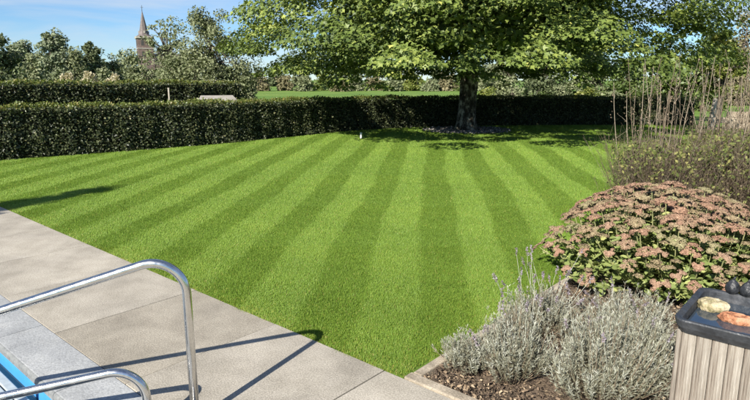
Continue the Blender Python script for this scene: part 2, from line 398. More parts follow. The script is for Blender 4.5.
def tree(name, base, H, rx, ry, label, leaf='green', n=7000, lsz=0.16, clumps=60, bottom=0.15, cr=0.28, group=None, seed=0,
         tmpl=T_SIMPLE, power=2.0, sparse=0.0, trunk_r=None, droop=0.0, taper=0.35, cat='tree', up=0.6):
    """trunk + limbs + crown of leaf clumps; H height, rx / ry crown half widths, bottom = crown start as part of H"""
    rng = np.random.default_rng(seed + 100)
    root = empty(name, base)
    tag(root, label, cat, group)
    zb, zt = bottom * H, H
    zc, rz = (zb + zt) / 2, (zt - zb) / 2
    d = unit(rng.normal(size=(clumps, 3)))
    rr = rng.random(clumps) ** (1 / power) * 0.86
    if bottom < 0.06:
        zc, rz = 0.0, H * 1.08; d[:, 2] = np.abs(d[:, 2])
    C = d * rr[:, None]
    # narrower towards the top
    k = 1 - taper * np.clip((C[:, 2] + 0.2), 0, 1)
    C = C * np.stack([rx * k, ry * k, np.full(clumps, rz)], 1) + [0, 0, zc]
    C[:, :2] += rng.normal(size=(clumps, 2)) * 0.05 * rx
    tr = trunk_r or 0.022 * H
    mb = MB()
    lean = rng.normal(size=2) * 0.03 * H
    tp = [(lean[0] * u * u, lean[1] * u * u, u * H * 0.8 - (0.12 if u == 0 else 0)) for u in (0, .05, .15, .35, .6, .85, 1)]
    mb.tube(tp, [tr * q for q in (1.45, 1.15, 1.0, .85, .6, .35, .12)], 9)
    mb.build('trunk', M['branch'], root, smooth=True)
    mb = MB()
    branch_net(mb, tp[1], C[:: max(1, clumps // 40)], tp[-2], tr * 0.75, rng, 5)
    mb.build('limbs', M['branch'], root, smooth=True)
    w = rng.random(clumps) + 0.4
    n = int(n * 0.95); lsz *= 0.9
    idx = rng.choice(clumps, n, p=w / w.sum())
    crad = cr * (rx + ry + (zt - zb) / 2) / 3 * (0.6 + 0.7 * rng.random(clumps))
    q = unit(rng.normal(size=(n, 3))) * (rng.random(n) ** 0.45)[:, None]
    P = C[idx] + q * crad[idx][:, None] * [1, 1, 0.75]
    P[:, 2] -= droop * np.linalg.norm(P[:, :2] - C[idx][:, :2], axis=1)
    P[:, 2] = np.maximum(P[:, 2], 0.05)
    N = q * 0.8 + [0, 0, up] + rng.normal(size=(n, 3)) * 0.65
    rnd = 0.45 + 0.15 * rng.normal(size=n) + 0.22 * (rng.random(clumps)[idx] - 0.5) * 2
    o = leaves('crown', tmpl, P, frames(N, None, rng), lsz * (0.65 + 0.7 * rng.random(n)), rnd, LEAF[leaf], root)
    o['kind'] = 'stuff'
    return root

# ------------------------------------------------------------------ the setting: ground, lawn
HEDGE = [(-15.5, 5.6), (-11.5, 9.0), (-7.9, 11.97), (-4.54, 14.81), (-2.6, 17.0), (-0.99, 18.9), (0.9, 20.2), (4.0, 21.2), (8.0, 21.6), (11.9, 21.5)]
def catmull(pts, m=8):
    P = [np.array(p, float) for p in pts]
    P = [2 * P[0] - P[1]] + P + [2 * P[-1] - P[-2]]
    out = []
    for i in range(1, len(P) - 2):
        for j in range(m):
            t = j / m
            out.append(0.5 * ((2 * P[i]) + (-P[i - 1] + P[i + 1]) * t + (2 * P[i - 1] - 5 * P[i] + 4 * P[i + 1] - P[i + 2]) * t * t + (-P[i - 1] + 3 * P[i] - 3 * P[i + 1] + P[i + 2]) * t ** 3))
    out.append(P[-2])
    return np.array(out)
HP = catmull(HEDGE)
def hedge_front(X):
    return np.interp(X, HP[:, 0], HP[:, 1])

mb = MB()
g = 40
ext = 2500.0
# the field slopes nowhere: one flat sheet, with a hole left where the pool is sunk
POOL_S0, POOL_S1, POOL_N0, POOL_N1 = 2.46, 10.5, -3.1, 0.985
c = [sn(POOL_S0 - .02, POOL_N0 - .02), sn(POOL_S1 + .02, POOL_N0 - .02), sn(POOL_S1 + .02, POOL_N1 + .02), sn(POOL_S0 - .02, POOL_N1 + .02)]
vs = [(p.x, p.y, -0.055) for p in c]
big = [sn(-ext, -ext), sn(ext, -ext), sn(ext, ext), sn(-ext, ext)]
vs += [(p.x, p.y, -0.055) for p in big]
mb.add(vs, [(4, 5, 1, 0), (5, 6, 2, 1), (6, 7, 3, 2), (7, 4, 0, 3)])
gr = mb.build('ground', M['ground'])
tag(gr, kind='structure')

LAWN_N0 = 2.345
BED_S, BED_N1 = 1.83, 8.4
# lawn sheet (3 cm under the blade tips)
mb = MB()
pl = [sn(16, LAWN_N0 - 0.002), sn(BED_S, LAWN_N0 - 0.002), sn(BED_S, BED_N1)]
edge = [(p.x, p.y) for p in pl] + [(sn(-9, BED_N1).x, sn(-9, BED_N1).y), (22, 8), (22, 19.3), (12.6, 19.6), (12.4, 21.9)]
edge += [(x, y + 0.25) for x, y in HP[::-4]]
vs = [(x, y, -0.012) for x, y in edge]
mb.add(vs, [tuple(range(len(vs)))])
lawn = mb.build('lawn', M['lawn'])
tag(lawn, kind='structure')

# grass blades, mown in stripes: each pass lays the blades over in the opposite direction
def grass():
    rng = np.random.default_rng(5)
    bands = [(2.6, 4.2, 46000), (4.2, 5.6, 26000), (5.6, 7.5, 12500), (7.5, 10, 6600), (10, 14, 3200), (14, 22.5, 1500)]
    PX = []; PY = []
    for y0, y1, rho in bands:
        x0, x1 = -0.70 * y1 - 0.3, 0.70 * y1 + 0.3
        n = int(rho * (y1 - y0) * (x1 - x0))
        X = x0 + (x1 - x0) * rng.random(n); Y = y0 + (y1 - y0) * rng.random(n)
        s = X * D1[0] + Y * D1[1]; nn = X * NV[0] + Y * NV[1]
        wob = -0.006 + 0.016 * np.sin(s * 9.1) * np.sin(s * 2.3) + 0.012 * np.sin(s * 23.7 + 1) + 0.013 * rng.normal(size=n)
        wob2 = 0.012 * np.sin(nn * 13.0) + 0.008 * rng.normal(size=n)
        ok = (nn > LAWN_N0 - 0.004 + wob * 0.8) & (np.abs(X) < 0.70 * Y + 0.3)
        ok &= ~((s < BED_S + 0.01 + wob2) & (nn < BED_N1))
        ok &= (Y < hedge_front(X) + 0.1)
        ok &= ~((X > 12.0) & (Y > 19.8))
        # bare ring round the tree
        ok &= ((X - 3.07) ** 2 + (Y - 19.4) ** 2 > 1.0 ** 2)
        PX.append(X[ok]); PY.append(Y[ok])
    X = np.concatenate(PX); Y = np.concatenate(PY); n = len(X)
    s = X * D1[0] + Y * D1[1]; nn = X * NV[0] + Y * NV[1]
    gx, gy = 0.0937, 0.9956
    q = X * gy - Y * gx
    p0 = gnd(437, 196); q0 = p0.x * gy - p0.y * gx
    SW = 0.425
    ph = (q - q0 + SW / 2 + 0.02 * np.sin(Y * 1.3) + 0.012 * np.sin(Y * 4.1 + q * 2.2) + 0.022 * rng.normal(size=n)) / SW
    ph = ph + 0.05 * np.sin(Y * 0.9 + np.round(ph) * 5.1) + 0.05 * np.sin(np.round(ph) * 3.3)
    dark = (np.floor(ph).astype(int) % 2 == 0)
    sgn = np.where(dark, -1.0, 1.0)
    far = np.clip((Y - 3) / 12, 0, 1)
    # lean: light stripes lie away from the viewer, dark ones towards
    lean = np.radians(13 + 16 * np.clip((Y - 3.0) / 4.5, 0, 1) + 3.5 * np.sin(np.floor(ph) * 7.7) + 18 * rng.normal(size=n))
    az = rng.normal(size=n) * 1.0
    dx = np.sin(az); dy = np.cos(az)
    lx = sgn * (gx * dy + gy * dx); ly = sgn * (gy * dy - gx * dx)
    Lb = (0.017 + 0.008 * rng.random(n)) * (1 + 0.5 * far)
    wd = 0.0027 * (1 + (Y / 4.5) ** 1.15) * (0.7 + 0.6 * rng.random(n)) * 0.45
    d = np.stack([lx * np.sin(lean), ly * np.sin(lean), np.cos(lean)], 1)
    side = np.stack([-ly, lx, np.zeros(n)], 1)
    # blades face the way they lean, with some twist
    side = unit(side + 0.5 * rng.normal(size=(n, 3)) * [1, 1, 0.15])
    B = np.stack([X, Y, np.full(n, -0.012)], 1)
    mid = B + d * (Lb * 0.55)[:, None]
    tipd = d.copy(); tipd[:, 2] *= 0.55
    tip = mid + tipd * (Lb * 0.5)[:, None]
    sw = side * wd[:, None]
    near = Y < 4.6                                  # bent blades near by, plain ones further off
    v1 = np.stack([B - sw * .5, B + sw * .5, mid + sw * .45, mid - sw * .45, tip], 1)[near]
    n1 = len(v1)
    F1 = (np.array([[0, 1, 2], [0, 2, 3], [3, 2, 4]])[None] + (np.arange(n1) * 5)[:, None, None]).reshape(-1, 3)
    v2 = np.stack([B - sw * .68, B + sw * .68, tip], 1)[~near]
    F2 = np.arange(len(v2) * 3).reshape(-1, 3) + n1 * 5
    v = np.concatenate([v1.reshape(-1, 3), v2.reshape(-1, 3)]); F = np.concatenate([F1, F2])
    patch = 0.10 * np.sin(X * 1.7 + 1.3 * np.sin(Y * 1.1)) * np.sin(Y * 1.9 + X * .7) + 0.08 * np.sin(X * 5.1 + Y * 3.3) * np.sin(Y * 4.7 - X * 2)
    rnd = 0.42 + 0.13 * rng.normal(size=n) + patch
    edge_d = np.minimum(np.where(s > BED_S, nn - LAWN_N0, 9), np.where(nn < BED_N1, np.abs(s - BED_S), 9))
    dry = (rng.random(n) < 0.04 + 0.22 * np.exp(-edge_d / 0.08))
    rnd = np.where(dry, 0.9 + 0.1 * rng.random(n), np.clip(rnd, 0, 0.93))
    me = np_mesh('grass', v, F, {'rnd': np.concatenate([np.repeat(rnd[near], 5), np.repeat(rnd[~near], 3)])})
    o = link('grass', me, M['blade'])
    tag(o, 'short striped lawn grass mown in light and dark bands', 'grass', kind='stuff')
    return n
print('blades', grass())

# ------------------------------------------------------------------ paving, coping, pool
paving = empty('paving', sn(0, 0, 0)); paving['kind'] = 'structure'
def slab_mesh(name, lx, ly, th, bev=0.006):
    b = MB(); b.box((0, 0, -th / 2), (lx, ly, th))
    return b.mesh(name, bevel=bev, seg=2)
SL = 0.99
sm = slab_mesh('paving_slab', SL - 0.008, 1.058, 0.06, .003); sm.materials.append(M['paving'])
smd = slab_mesh('paving_slab', SL - 0.008, 1.058, 0.06, .003); smd.materials.append(M['paving_dark'])
rnd = random.Random(3)
for k in range(-4, 14):
    s = 1.96 + SL * (k + 0.5)
    o = link('paving_slab', smd if k == 1 else sm, None, paving)
    p = sn(s, 1.277 + 0.531, rnd.uniform(-0.002, 0.001))
    o.location = p; o.rotation_euler = (rnd.uniform(-.001, .001), rnd.uniform(-.001, .001), ROT_SN)
# slabs at the head of the pool, where the photographer stands
for k in range(-4, 1):
    for r in range(5):
        s = 2.14 - 0.18 + SL * (k - 0.5) + 0.185 - SL * 0
        if s + SL / 2 > POOL_S0 - 0.29: continue
        o = link('paving_slab', sm, None, paving)
        o.location = sn(s, 1.277 - 0.5305 - 1.062 * r, rnd.uniform(-0.002, 0.001)); o.rotation_euler = (0, 0, ROT_SN)
mb = MB(); p = sn(4.0, 1.0)
coping = empty('pool_coping', sn(0, 0)); coping['kind'] = 'structure'
CW = 0.288
def coping_mesh(L):
    # bullnosed inner edge (towards -y)
    prof = []
    th = 0.05
    prof.append((CW / 2, 0.0)); prof.append((CW / 2, -th))
    prof.append((-CW / 2 - 0.01, -th))
    for a in range(0, 91, 18):
        g_ = math.radians(180 - a)
        prof.append((-CW / 2 + 0.012 + 0.022 * math.cos(g_), -0.022 + 0.022 * math.sin(g_)))
    b = MB(); n = len(prof)
    vs = [(-L / 2, y, z) for y, z in prof] + [(L / 2, y, z) for y, z in prof]
    fs = [tuple(reversed(range(n))), tuple(range(n, 2 * n))] + [(i, (i + 1) % n, n + (i + 1) % n, n + i) for i in range(n)]
    b.add(vs, fs)
    me = b.mesh('coping_stone'); me.materials.append(M['coping']); me.materials.append(M['coping_edge'])
    for i, p_ in enumerate(me.polygons):
        if 4 <= i <= 8: p_.material_index = 1
    return me
cm = coping_mesh(0.985)
for k in range(0, 9):
    o = link('coping_stone', cm, None, coping)
    o.location = sn(2.46 + 0.99 * (k + 0.5) - 0.3, POOL_N1 + CW / 2, rnd.uniform(-.002, 0)); o.rotation_euler = (0, 0, ROT_SN)
cm2 = coping_mesh(0.985)
for k in range(0, 4):
    o = link('coping_stone', cm2, None, coping)
    o.location = sn(POOL_S0 - CW / 2, POOL_N1 - 0.99 * (k + 0.5) - 0.002, rnd.uniform(-.002, 0)); o.rotation_euler = (0, 0, ROT_SN - math.pi / 2)
# basin
mb = MB()
D = -1.4
cs = [(POOL_S0, POOL_N0), (POOL_S1, POOL_N0), (POOL_S1, POOL_N1), (POOL_S0, POOL_N1)]
vs = [sn(s, n, -0.052) for s, n in cs] + [sn(s, n, D) for s, n in cs]
mb.add(vs, [(0, 1, 5, 4), (1, 2, 6, 5), (2, 3, 7, 6), (3, 0, 4, 7), (4, 5, 6, 7)])
pool = mb.build('pool_basin', M['liner']); tag(pool, kind='structure')
# floating slatted cover
cover = empty('pool_cover', sn(4, 0, -0.13))
tag(cover, 'grey slatted cover floating on the swimming pool beside the paving', 'pool cover')
SW_ = 0.062
b = MB(); LC = POOL_S1 - POOL_S0 - 0.06 - 0.55
for k in range(1):
    b.box((0, 0, 0), (LC, SW_ - 0.008, 0.018))
slm = b.mesh('slat', bevel=0.006, seg=2); slm.materials.append(M['slat'])
for k in range(40):
    o = link('slat', slm, None, cover)
    p = sn(POOL_S0 + 0.55 + LC / 2, POOL_N1 - 0.045 - SW_ * (k + 0.5)) - sn(4, 0)
    o.location = (p.x, p.y, 0.0); o.rotation_euler = (0, 0, ROT_SN)
mb = MB(); p = sn((POOL_S0 + POOL_S1) / 2, (POOL_N0 + POOL_N1) / 2, -0.155)
mb.box(p, (POOL_S1 - POOL_S0 - .004, POOL_N1 - POOL_N0 - .004, 0.006), ROT_SN)
wt = mb.build('water', M['pit']); tag(wt, kind='structure')
wm = M['pit'].node_tree.nodes['Principled BSDF']; wm.inputs['Roughness'].default_value = 0.06

# ------------------------------------------------------------------ kerb, bed
kerb = empty('bed_kerb', sn(BED_S, LAWN_N0))
tag(kerb, 'pale concrete kerb stones edging the lavender bed', 'kerb')
o0 = sn(BED_S, LAWN_N0)
def kstone(L, w, z, cs_, rz):
    b = MB(); b.box((0, 0, 0), (L, w, 0.14)); me = b.mesh('kerb_stone', bevel=0.008); me.materials.append(M['kerb'])
    for (s, n) in cs_:
        o = link('kerb_stone', me, None, kerb); p = sn(s, n, z - 0.07) - o0
        o.location = p; o.rotation_euler = (0, 0, rz + rnd.uniform(-.003, .003))
kstone(0.985, 0.075, 0.004, [(BED_S - 0.495 - 0.99 * k, LAWN_N0 + 0.041) for k in range(5)], ROT_SN)
kstone(0.985, 0.06, -0.001, [(BED_S - 0.037, LAWN_N0 + 0.083 + 0.495 + 0.99 * k) for k in range(6)], ROT_SN + math.pi / 2)
# soil
def soil():
    rng = np.random.default_rng(8)
    A, B_ = 100, 130
    ss = np.linspace(BED_S - 0.06, -7.5, A) ; nn = np.linspace(LAWN_N0 + 0.07, BED_N1, B_)
    S, N_ = np.meshgrid(ss, nn, indexing='ij')
    Z = -0.03 + 0.016 * np.sin(S * 7 + 2 * np.sin(N_ * 5)) * np.sin(N_ * 8.3) + 0.01 * rng.normal(size=S.shape)
    Z[0, :] = -0.045
    X = S * D1[0] + N_ * NV[0]; Y = S * D1[1] + N_ * NV[1]
    V = np.stack([X, Y, Z], 2).reshape(-1, 3)
    i = np.arange(A * B_).reshape(A, B_)
    F = np.stack([i[:-1, :-1], i[:-1, 1:], i[1:, 1:], i[1:, :-1]], 2).reshape(-1, 4)
    o = link('bed_soil', np_mesh('bed_soil', V, F, smooth=True), M['soil']); tag(o, kind='structure')
    n = 14000
    s = BED_S - 0.08 - 1.9 * rng.random(n) ** 1.2; q = LAWN_N0 + 0.09 + 2.2 * rng.random(n) ** 1.5
    P = np.stack([s * D1[0] + q * NV[0], s * D1[1] + q * NV[1], -0.02 + 0.02 * rng.random(n)], 1)
    tm = (np.array([[-.5, -.2, 0], [.5, -.25, 0], [.45, .25, .03], [-.4, .2, .05], [0, 0, .18]], float), np.array([[0, 1, 4], [1, 2, 4], [2, 3, 4], [3, 0, 4]]))
    o = leaves('bark_mulch', tm, P, frames(np.array([0, 0, 1.]) + 0.45 * rng.normal(size=(n, 3)), None, rng), 0.008 + 0.022 * rng.random(n) ** 2.5, rng.random(n) ** 1.8, M['mulch'])
    tag(o, 'brown bark chips and dead leaves scattered on the bed soil', 'mulch', kind='stuff')
soil()

# ------------------------------------------------------------------ pool handrail
post = sn(2.34, 1.34)
ud = 0.656 * D1 - 0.755 * NV
def rail_pt(u, z, off=0.0):
    w = np.array([-ud[1], ud[0]])
    return Vector((u * ud[0] + off * w[0], u * ud[1] + off * w[1], z))
rail = empty('pool_handrail', post)
tag(rail, 'stainless steel handrail with two bent tubes at the pool corner', 'handrail')
def fillet(pts, rad, m=10):
    pts = [Vector(p) for p in pts]; out = [pts[0]]
    for i in range(1, len(pts) - 1):
        a, b, c_ = pts[i - 1], pts[i], pts[i + 1]
        d1 = (a - b).normalized(); d2 = (c_ - b).normalized()
        ang = d1.angle(d2); t = min(rad[i - 1] / math.tan(ang / 2), (a - b).length * .95, (c_ - b).length * .95)
        p1 = b + d1 * t; p2 = b + d2 * t
        ce = b + (d1 + d2).normalized() * (t / math.cos(ang / 2))
        v1 = p1 - ce; v2 = p2 - ce; R = v1.length; th = v1.angle(v2)
        for j in range(m + 1):
            u = j / m
            v = (v1 * math.sin((1 - u) * th) + v2 * math.sin(u * th)) / math.sin(th)
            out.append(ce + v)
    out.append(pts[-1]); return out
TR = 0.0212
p1 = fillet([rail_pt(0, -0.05), rail_pt(0, 0.872), rail_pt(1.45, 0.437), rail_pt(1.55, -0.9)], [0.15, 0.14], 16)
mb = MB(); mb.tube(p1, TR, 24); t1 = mb.build('outer_tube', M['steel'], rail, smooth=True)
p2 = fillet([rail_pt(0.222, -0.05), rail_pt(0.222, 0.312), rail_pt(1.30, 0.128), rail_pt(1.40, -0.9)], [0.14, 0.12], 16)
mb = MB(); mb.tube(p2, TR, 24); t2 = mb.build('inner_tube', M['steel'], rail, smooth=True)
for q, tb in ((rail_pt(0, 0), t1), (rail_pt(0.222, 0), t2)):
    mb = MB(); mb.lathe([(TR + .001, 0.012), (0.03, 0.011), (0.045, 0.006), (0.047, 0.0005)], 28, q); mb.build('flange', M['steel'], tb, smooth=True)

# ------------------------------------------------------------------ front hedge and second hedge
def hedge(name, path, H, Wd, label, dens, lsz, seed, topleaf=True, Hend=None):
    rng = np.random.default_rng(seed)
    path = np.array(path); H0 = H; H1 = Hend or H
    root = empty(name, (path[0][0], path[0][1], 0)); tag(root, label, 'hedge')
    off = np.array([path[0][0], path[0][1], 0])
    seg = np.diff(path, axis=0); ln = np.linalg.norm(seg, axis=1); cum = np.concatenate([[0], np.cumsum(ln)]); L = cum[-1]
    tg = np.gradient(path, axis=0); tg = unit(tg); nrm = np.stack([-tg[:, 1], tg[:, 0]], 1)     # away from the lawn
    def smp(t):
        return (np.stack([np.interp(t, cum, path[:, i]) for i in (0, 1)], 1), unit(np.stack([np.interp(t, cum, nrm[:, i]) for i in (0, 1)], 1)))
    # twiggy core
    vs = []; fs = []; ins = 0.07
    for i, p in enumerate(path):
        hh = H0 + (H1 - H0) * cum[i] / L
        for a, z in ((ins, 0.0), (ins, hh - ins), (Wd - ins, hh - ins), (Wd - ins, 0.0)):
            vs.append((p[0] + nrm[i][0] * a - off[0], p[1] + nrm[i][1] * a - off[1], z))
        if i: fs += [((i - 1) * 4 + j, (i - 1) * 4 + j + 1, i * 4 + j + 1, i * 4 + j) for j in range(3)]
    m4 = (len(path) - 1) * 4
    fs += [(0, 1, 2, 3), (m4 + 3, m4 + 2, m4 + 1, m4)]
    MB().add(vs, fs).build('twigs', M['hedge_core'], root)
    def surf(n, face):
        t = L * rng.random(n); p, nn = smp(t)
        hh = H0 + (H1 - H0) * t / L
        bump = 0.035 * np.sin(t * 3.1) * np.sin(t * 1.3 + 1) + 0.02 * np.sin(t * 11)
        dep = rng.exponential(0.035, n) - 0.03
        if face == 'front':
            z = hh * rng.random(n); w = dep + bump + 0.03 * np.sin(z * 7 + t * 2); No = np.concatenate([-nn, np.zeros((n, 1))], 1)
        elif face == 'back':
            z = hh * rng.random(n); w = Wd - dep; No = np.concatenate([nn, np.zeros((n, 1))], 1)
        else:
            w = Wd * rng.random(n); z = hh - dep * 1.1 + bump + 0.02 * rng.normal(size=n) ; No = np.tile([0, 0, 1.0], (n, 1))
        z = np.maximum(z, 0.015)
        P = np.concatenate([p + nn * w[:, None], z[:, None]], 1) - off
        return P, No
    nf = int(L * H * dens)
    PN = [surf(nf, 'front'), surf(nf // 3, 'back')]
    P = np.concatenate([a for a, _ in PN]); N = np.concatenate([b for _, b in PN])
    n = len(P)
    Nn = N * 0.55 + [0, 0, 0.55] + rng.normal(size=(n, 3)) * 0.55
    T = N * 0.5 + rng.normal(size=(n, 3)) + [0, 0, -0.3]
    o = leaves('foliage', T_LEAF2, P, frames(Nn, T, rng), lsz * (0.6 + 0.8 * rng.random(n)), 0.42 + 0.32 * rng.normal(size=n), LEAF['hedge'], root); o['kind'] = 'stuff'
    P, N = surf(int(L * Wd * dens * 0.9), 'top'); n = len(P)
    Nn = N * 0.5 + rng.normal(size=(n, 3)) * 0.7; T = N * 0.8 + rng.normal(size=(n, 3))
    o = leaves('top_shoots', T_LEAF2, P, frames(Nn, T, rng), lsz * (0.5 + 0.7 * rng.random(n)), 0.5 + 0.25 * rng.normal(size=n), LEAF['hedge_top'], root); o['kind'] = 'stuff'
    return root
hedge('clipped_hedge', HP, 1.10, 0.62, 'long clipped leafy hedge curving along the far edge of the lawn', 1900, 0.056, 21, Hend=1.0)
hedge('clipped_hedge', catmull([(-17, 8.5), (-13.0, 12.3), (-10.0, 15.2), (-7.0, 18.2), (-4.75, 20.6)], 5), 1.56, 0.7, 'taller clipped hedge standing behind the lawn hedge below the church spire', 1100, 0.07, 22)

# ------------------------------------------------------------------ big plane tree on the lawn
def big_tree():
    rng = np.random.default_rng(31)
    bx, by = 3.07, 19.4
    root = empty('plane_tree', (bx, by, 0))
    tag(root, 'broad green shade tree with mottled trunk standing on the striped lawn', 'tree')
    # trunk with root flare
    mb = MB()
    pts = [(0, 0, -0.1), (0, 0, 0.04), (0.0, 0, 0.18), (0.01, 0, 0.5), (0.02, 0, 1.0), (0.04, 0, 1.7), (0.05, .02, 2.4), (0.02, .05, 3.4), (0.0, .05, 5), (0.05, 0, 7.0), (0, 0, 9.4)]
    mb.tube(pts, [.44, .385, .335, .305, .29, .285, .30, .27, .22, .13, .03], 18)
    me = mb.mesh('trunk', smooth=True)
    for v in me.vertices:
        a = math.atan2(v.co.y, v.co.x); z = v.co.z
        k = 1 + 0.05 * math.sin(3 * a + z * 1.3) + 0.035 * math.sin(5 * a - 2 * z) + (0.10 * math.sin(6 * a + 1) * max(0, 1 - z / 0.5))
        if z < 3: v.co.x *= k; v.co.y *= k
    link('trunk', me, M['bark'], root)
    # separate puffs of foliage on a wide dome, a ragged skirt below, sparser filling inside
    C = []; R = []
    def add(x, y, z, r): C.append((x, y, z)); R.append(r)
    def radius(a, z):
        lobes = 1 + 0.10 * math.sin(3 * a + 0.7) + 0.07 * math.sin(5 * a + 2.0 + z)
        if z > 3.2: return 7.3 * lobes * math.sqrt(max(0.03, 1 - ((z - 3.2) / 8.2) ** 2))
        return 7.3 * lobes * (0.93 + 0.07 * (z - 2.3) / 0.9)
    tries = 0
    while len(C) < 140 and tries < 30000:
        tries += 1
        a = rng.random() * 2 * math.pi; z = 2.3 + 8.6 * rng.random() ** 1.3
        rr = radius(a, z) * (0.74 + 0.32 * rng.random())
        p = np.array((rr * math.cos(a), rr * math.sin(a), z))
        if C and np.min(np.linalg.norm((np.array(C) - p) * [1, 1, 1.9], axis=1)) < 1.72: continue
        add(*p, 0.70 + 0.60 * rng.random())
    shell = len(C)
    for i in range(230):
        a = rng.random() * 2 * math.pi; z = 2.9 + 7.0 * rng.random() ** 1.2
        rr = radius(a, z) * (0.15 + 0.60 * rng.random() ** 0.7)
        if z < 3.4 and rr < 1.6: continue
        add(rr * math.cos(a), rr * math.sin(a), z, 0.9 + 0.6 * rng.random())
    # drooping sprays on the skirt
    for i in range(75):
        a = rng.random() * 2 * math.pi
        rr = 7.0 * (0.30 + 0.73 * rng.random())
        add(rr * math.cos(a), rr * math.sin(a), 1.95 + 0.5 * rng.random(), 0.36 + 0.28 * rng.random())
    # sprays in the places where the photograph shows the crown hanging low or reaching out
    for (px, py, Y, r) in [(262, 18, 18, .7), (258, 45, 17.5, .6), (252, 5, 18, .6), (285, 30, 16.5, .8), (300, 62, 16, .6), (335, 78, 15.5, .55), (345, 70, 15, .6), (378, 82, 14.5, .38), (384, 66, 14.2, .5),
                          (470, 62, 13.8, .4), (490, 72, 14.5, .42), (480, 48, 13.8, .5), (575, 70, 14, .45), (582, 80, 14.2, .3), (590, 58, 14, .5), (620, 40, 15, .7), (650, 30, 16, .7), (675, 12, 17, .8), (690, 20, 18, .7), (660, 60, 17, .6), (420, 55, 14, .6), (545, 40, 14, .6), (330, 40, 15, .7)]:
        p = at(px, py, Y); add(p.x - bx, p.y - by, p.z, r)
    C = np.array(C); R = np.array(R); m = len(C)
    mb = MB()
    tips = C[rng.choice(m, 120, replace=False)]
    mains = []
    for i in range(11):
        a = 2 * math.pi * i / 11 + rng.normal() * 0.15
        z1 = 4.2 + 3.5 * rng.random(); r1 = 3.2 + 1.4 * rng.random()
        s0 = Vector((0.02, 0.03, 2.3 + 2.6 * rng.random())); e = Vector((r1 * math.cos(a), r1 * math.sin(a), z1 + 0.6))
        mid = s0.lerp(e, .5) + Vector((0, 0, 0.5 + 0.3 * rng.normal()))
        pp = [s0 * (1 - u) ** 2 + mid * 2 * u * (1 - u) + e * u * u for u in np.linspace(0, 1, 8)]
        mb.tube(pp, [0.13 * (1 - 0.8 * u) + 0.01 for u in np.linspace(0, 1, 8)], 8, cap=False)
        mains.append(pp)
    for t in tips:
        best = min(((Vector(t) - q).length, q) for pp in mains for q in pp[2:])[1] if True else None
        t = Vector(t)
        if (t - best).length > 2.6: continue
        mid = best.lerp(t, .5) + Vector(rng.normal(size=3)) * 0.15 + Vector((0, 0, .15))
        pp = [best * (1 - u) ** 2 + mid * 2 * u * (1 - u) + t * u * u for u in np.linspace(0, 1, 5)]
        mb.tube(pp, [0.035, 0.028, 0.02, 0.014, 0.008], 5, cap=False)
    mb.build('limbs', M['branch'], root, smooth=True)
    n = 132000
    w = R ** 2.0; w[shell:shell + 230] *= 0.15
    idx = rng.choice(m, n, p=w / w.sum())
    q = unit(rng.normal(size=(n, 3))) * (rng.random(n) ** 0.36)[:, None]
    P = C[idx] + q * R[idx][:, None] * [1.0, 1.0, 0.24]
    P[:, 2] -= 0.42 * np.linalg.norm(q[:, :2], axis=1) * R[idx]
    P[:, 2] = np.maximum(P[:, 2], 1.35 + 0.2 * rng.random(n))
    outw = unit(C[idx] * [1, 1, 0.35])
    N = q * 0.35 + [0, 0, 0.70] + outw * 0.50 + rng.normal(size=(n, 3)) * 0.36
    T = outw * 0.8 + q * 0.5 + [0, 0, -0.5] + rng.normal(size=(n, 3)) * 0.6
    cl = rng.random(m)
    rnd = 0.40 + 0.16 * rng.normal(size=n) + 0.34 * (cl[idx] - 0.5) + 0.10 * (cl[idx] > 0.9) + 0.25 * (rng.random(n) > 0.97)
    o = leaves('crown', T_LOBED, P, frames(N, T, rng), 0.112 * (0.6 + 0.75 * rng.random(n)), rnd, LEAF['plane'], root)
    o['kind'] = 'stuff'
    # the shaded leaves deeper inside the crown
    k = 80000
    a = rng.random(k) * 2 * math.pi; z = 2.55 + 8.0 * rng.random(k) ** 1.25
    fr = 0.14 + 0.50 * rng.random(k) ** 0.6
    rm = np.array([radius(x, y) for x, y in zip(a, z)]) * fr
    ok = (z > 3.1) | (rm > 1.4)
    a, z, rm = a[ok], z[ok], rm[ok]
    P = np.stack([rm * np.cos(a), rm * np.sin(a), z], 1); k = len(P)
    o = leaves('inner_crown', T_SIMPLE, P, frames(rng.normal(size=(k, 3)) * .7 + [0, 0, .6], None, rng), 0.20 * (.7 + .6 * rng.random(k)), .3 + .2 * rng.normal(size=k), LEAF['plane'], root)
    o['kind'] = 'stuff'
big_tree()
# pebbles round the trunk
def pebbles():
    rng = np.random.default_rng(4); n = 1500
    a = rng.random(n) * 2 * math.pi; r = 0.48 + 0.95 * rng.random(n) ** 1.1
    P = np.stack([3.07 + r * np.cos(a) * 1.05, 19.4 + r * np.sin(a), 0.0 + 0.03 * rng.random(n)], 1)
    tm = (np.array([[1, 0, 0], [-1, 0, 0], [0, 1, 0], [0, -1, 0], [0, 0, .6], [0, 0, -.6]], float), np.array([[0, 2, 4], [2, 1, 4], [1, 3, 4], [3, 0, 4], [2, 0, 5], [1, 2, 5], [3, 1, 5], [0, 3, 5]]))
    o = leaves('pebbles', tm, P, frames(np.array([0, 0, 1.]) + 0.4 * rng.normal(size=(n, 3)), None, rng), 0.02 + 0.03 * rng.random(n), rng.random(n), M['pebble'])
    tag(o, 'ring of pale grey pebbles around the foot of the tree trunk', 'pebbles', kind='stuff')
pebbles()
p = gnd(361, 138)
mb = MB(); mb.lathe([(0.0, -0.05), (0.026, -0.05), (0.026, 0.12), (0.036, 0.122), (0.036, 0.14), (0.0, 0.145)], 14)
peg = mb.build('marker_peg', M['white']); peg.location = p; peg.scale = (.95, .95, 1.1)
tag(peg, 'small white peg standing in the lawn left of the tree', 'peg')

